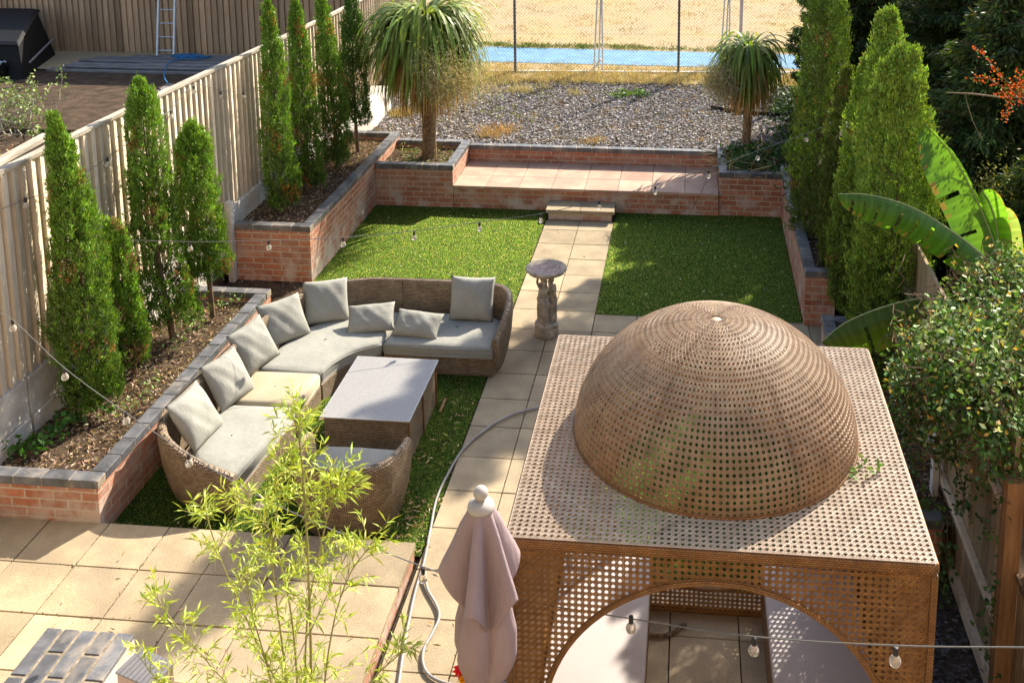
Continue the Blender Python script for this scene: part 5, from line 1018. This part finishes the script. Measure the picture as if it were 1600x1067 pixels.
t = thing('compost_bin', 'large black plastic compost bin with a sloping lid at the top left corner', 'bin', (-11, 5.2, .5)); m_ = MB()
bl = [(-12.3, 4.5, .5), (-10.5, 4.5, .5), (-11.1, 6.5, .5), (-12.6, 6.5, .5)]; tp = [(-12.2, 4.6, 1.2), (-10.62, 4.6, 1.2), (-11.35, 6.35, 1.52), (-12.5, 6.35, 1.52)]; m_.hexa(bl+tp); m_.build('bin_body', 'black_plastic', t, bevel=.03)
m_ = MB(); m_.hexa([(-12.28, 4.52, 1.205), (-10.56, 4.52, 1.205), (-11.3, 6.4, 1.525), (-12.55, 6.4, 1.525), (-12.2, 4.62, 1.26), (-10.66, 4.62, 1.26), (-11.38, 6.3, 1.575), (-12.5, 6.3, 1.575)]); m_.build('lid', 'black_plastic', t, bevel=.015)
m_ = MB(); m_.hexa([(-10.505, 4.7, .83), (-10.49, 4.7, .83), (-11.07, 6.4, .93), (-11.09, 6.4, .93), (-10.52, 4.7, .85), (-10.50, 4.7, .85), (-11.09, 6.4, .95), (-11.11, 6.4, .95)]); m_.build('joint_strip', 'composite', t)
p_ = onz(8, 128, .5); t = thing('plastic_tub', 'black tub holding pale plastic sheeting at the left edge', 'tub', (p_[0]-.2, p_[1], .5)); m_ = MB(); m_.lathe([(.001, 0), (.25, 0), (.31, .32), (.29, .32), (.2, .28)], (p_[0]-.2, p_[1], .5), 20); m_.build('tub', 'black_plastic', t)
m_ = MB(); nn = 12; m_.grid(lambda i, j: ((p_[0]-.2+(-.26+.52*i/(nn-1)), p_[1]+(-.2+.4*j/(nn-1)), .84+.09*random.random()), (0, 0)), nn, nn); m_.build('plastic_sheet', 'white_plastic', t)
q = [tuple(onz(x, y, .68)) for x, y in ((275, 88), (285, 91), (300, 87), (315, 90), (330, 88), (310, 93), (290, 88), (280, 94), (265, 98), (258, 108), (257, 122), (262, 130))]; m_ = MB(); m_.tube(catmull(q, 6), .012, 6)
for _ in range(4): cc = onz(random.uniform(285, 320), random.uniform(87, 91), .69); m_.tube([(cc[0]+.25*math.cos(a), cc[1]+.12*math.sin(a), .69+.01*random.random()) for a in np.linspace(0, 5.5, 10)], .012, 5)
tag(m_.build('blue_rope', 'blue_rope'), 'tangle of bright blue rope on top of the decking board pile', 'rope')
P = U(3500, -12, -3.6, -1, 5.1, .51); D = RNG.normal(size=P.shape); D[:, 2] *= .2; stuff(quads('soil_litter', leaf_quads(P, D, RNG.uniform(.03, .10, len(P)), .03), vary((.20, .12, .07), len(P), .5), 'dry'), 'crumbs and leaf litter on the dark soil of the neighbouring garden', 'litter')
# raised timber bed of the neighbour
t = thing('timber_planter', 'weathered pale timber raised bed behind the left fence', 'planter', (-7.1, -1.5, .5)); A_, B_ = onz(75, 211, 1.0), onz(-60, 285, 1.0); m_ = MB(); 
m_.beam(A_, B_, .16, .05); m_.build('top_plank', 'fence_cap', t); m_ = MB(); C_ = onz(112, 214, .9); m_.beam(A_-[0, 0, .26], B_-[0, 0, .26], .05, .45); m_.beam(A_-[0, 0, .2], C_-[0, 0, .1], .05, .3); m_.build('side_plank', 'fence_cap', t)
# twiggy shrub of the neighbour
c = onz(35, 205, .5); t = thing('rose_shrub', 'straggly half bare shrub with pale twigs at the left edge', 'shrub', (c[0], c[1], .5)); m_ = MB(); P = []
for k in range(34):
    a = RNG.uniform(0, 6.28); p_ = np.array([c[0]-.2+RNG.normal(0, .25), c[1]+RNG.normal(0, .2), .5]); d = np.array([math.cos(a)*.6, math.sin(a)*.5, .8]); q = [p_]
    for s in range(6): d = nrm(d+RNG.normal(0, .4, 3)); p_ = p_+d*.16; q.append(p_); P += [p_+RNG.normal(0, .05, 3) for _ in range(9 if s > 2 else 2)]
    m_.tube(q, [.012-.0016*i for i in range(7)], 5, cap=False)
m_.build('branches', 'fence_cap', t); P = np.array(P); quads('leaves', leaf_quads(P, RNG.normal(size=P.shape), RNG.uniform(.04, .08, len(P)), .035), vary((.19, .26, .08), len(P), .35), 'leaf', t)
weeds('neighbour_weeds', U(30, -8.3, -6.8, -1.8, .4, .52), 30, .09, .03, (.35, .29, .15), .15, 'straw and weeds round the neighbouring raised bed', 'weeds')
bpy.context.view_layer.update()
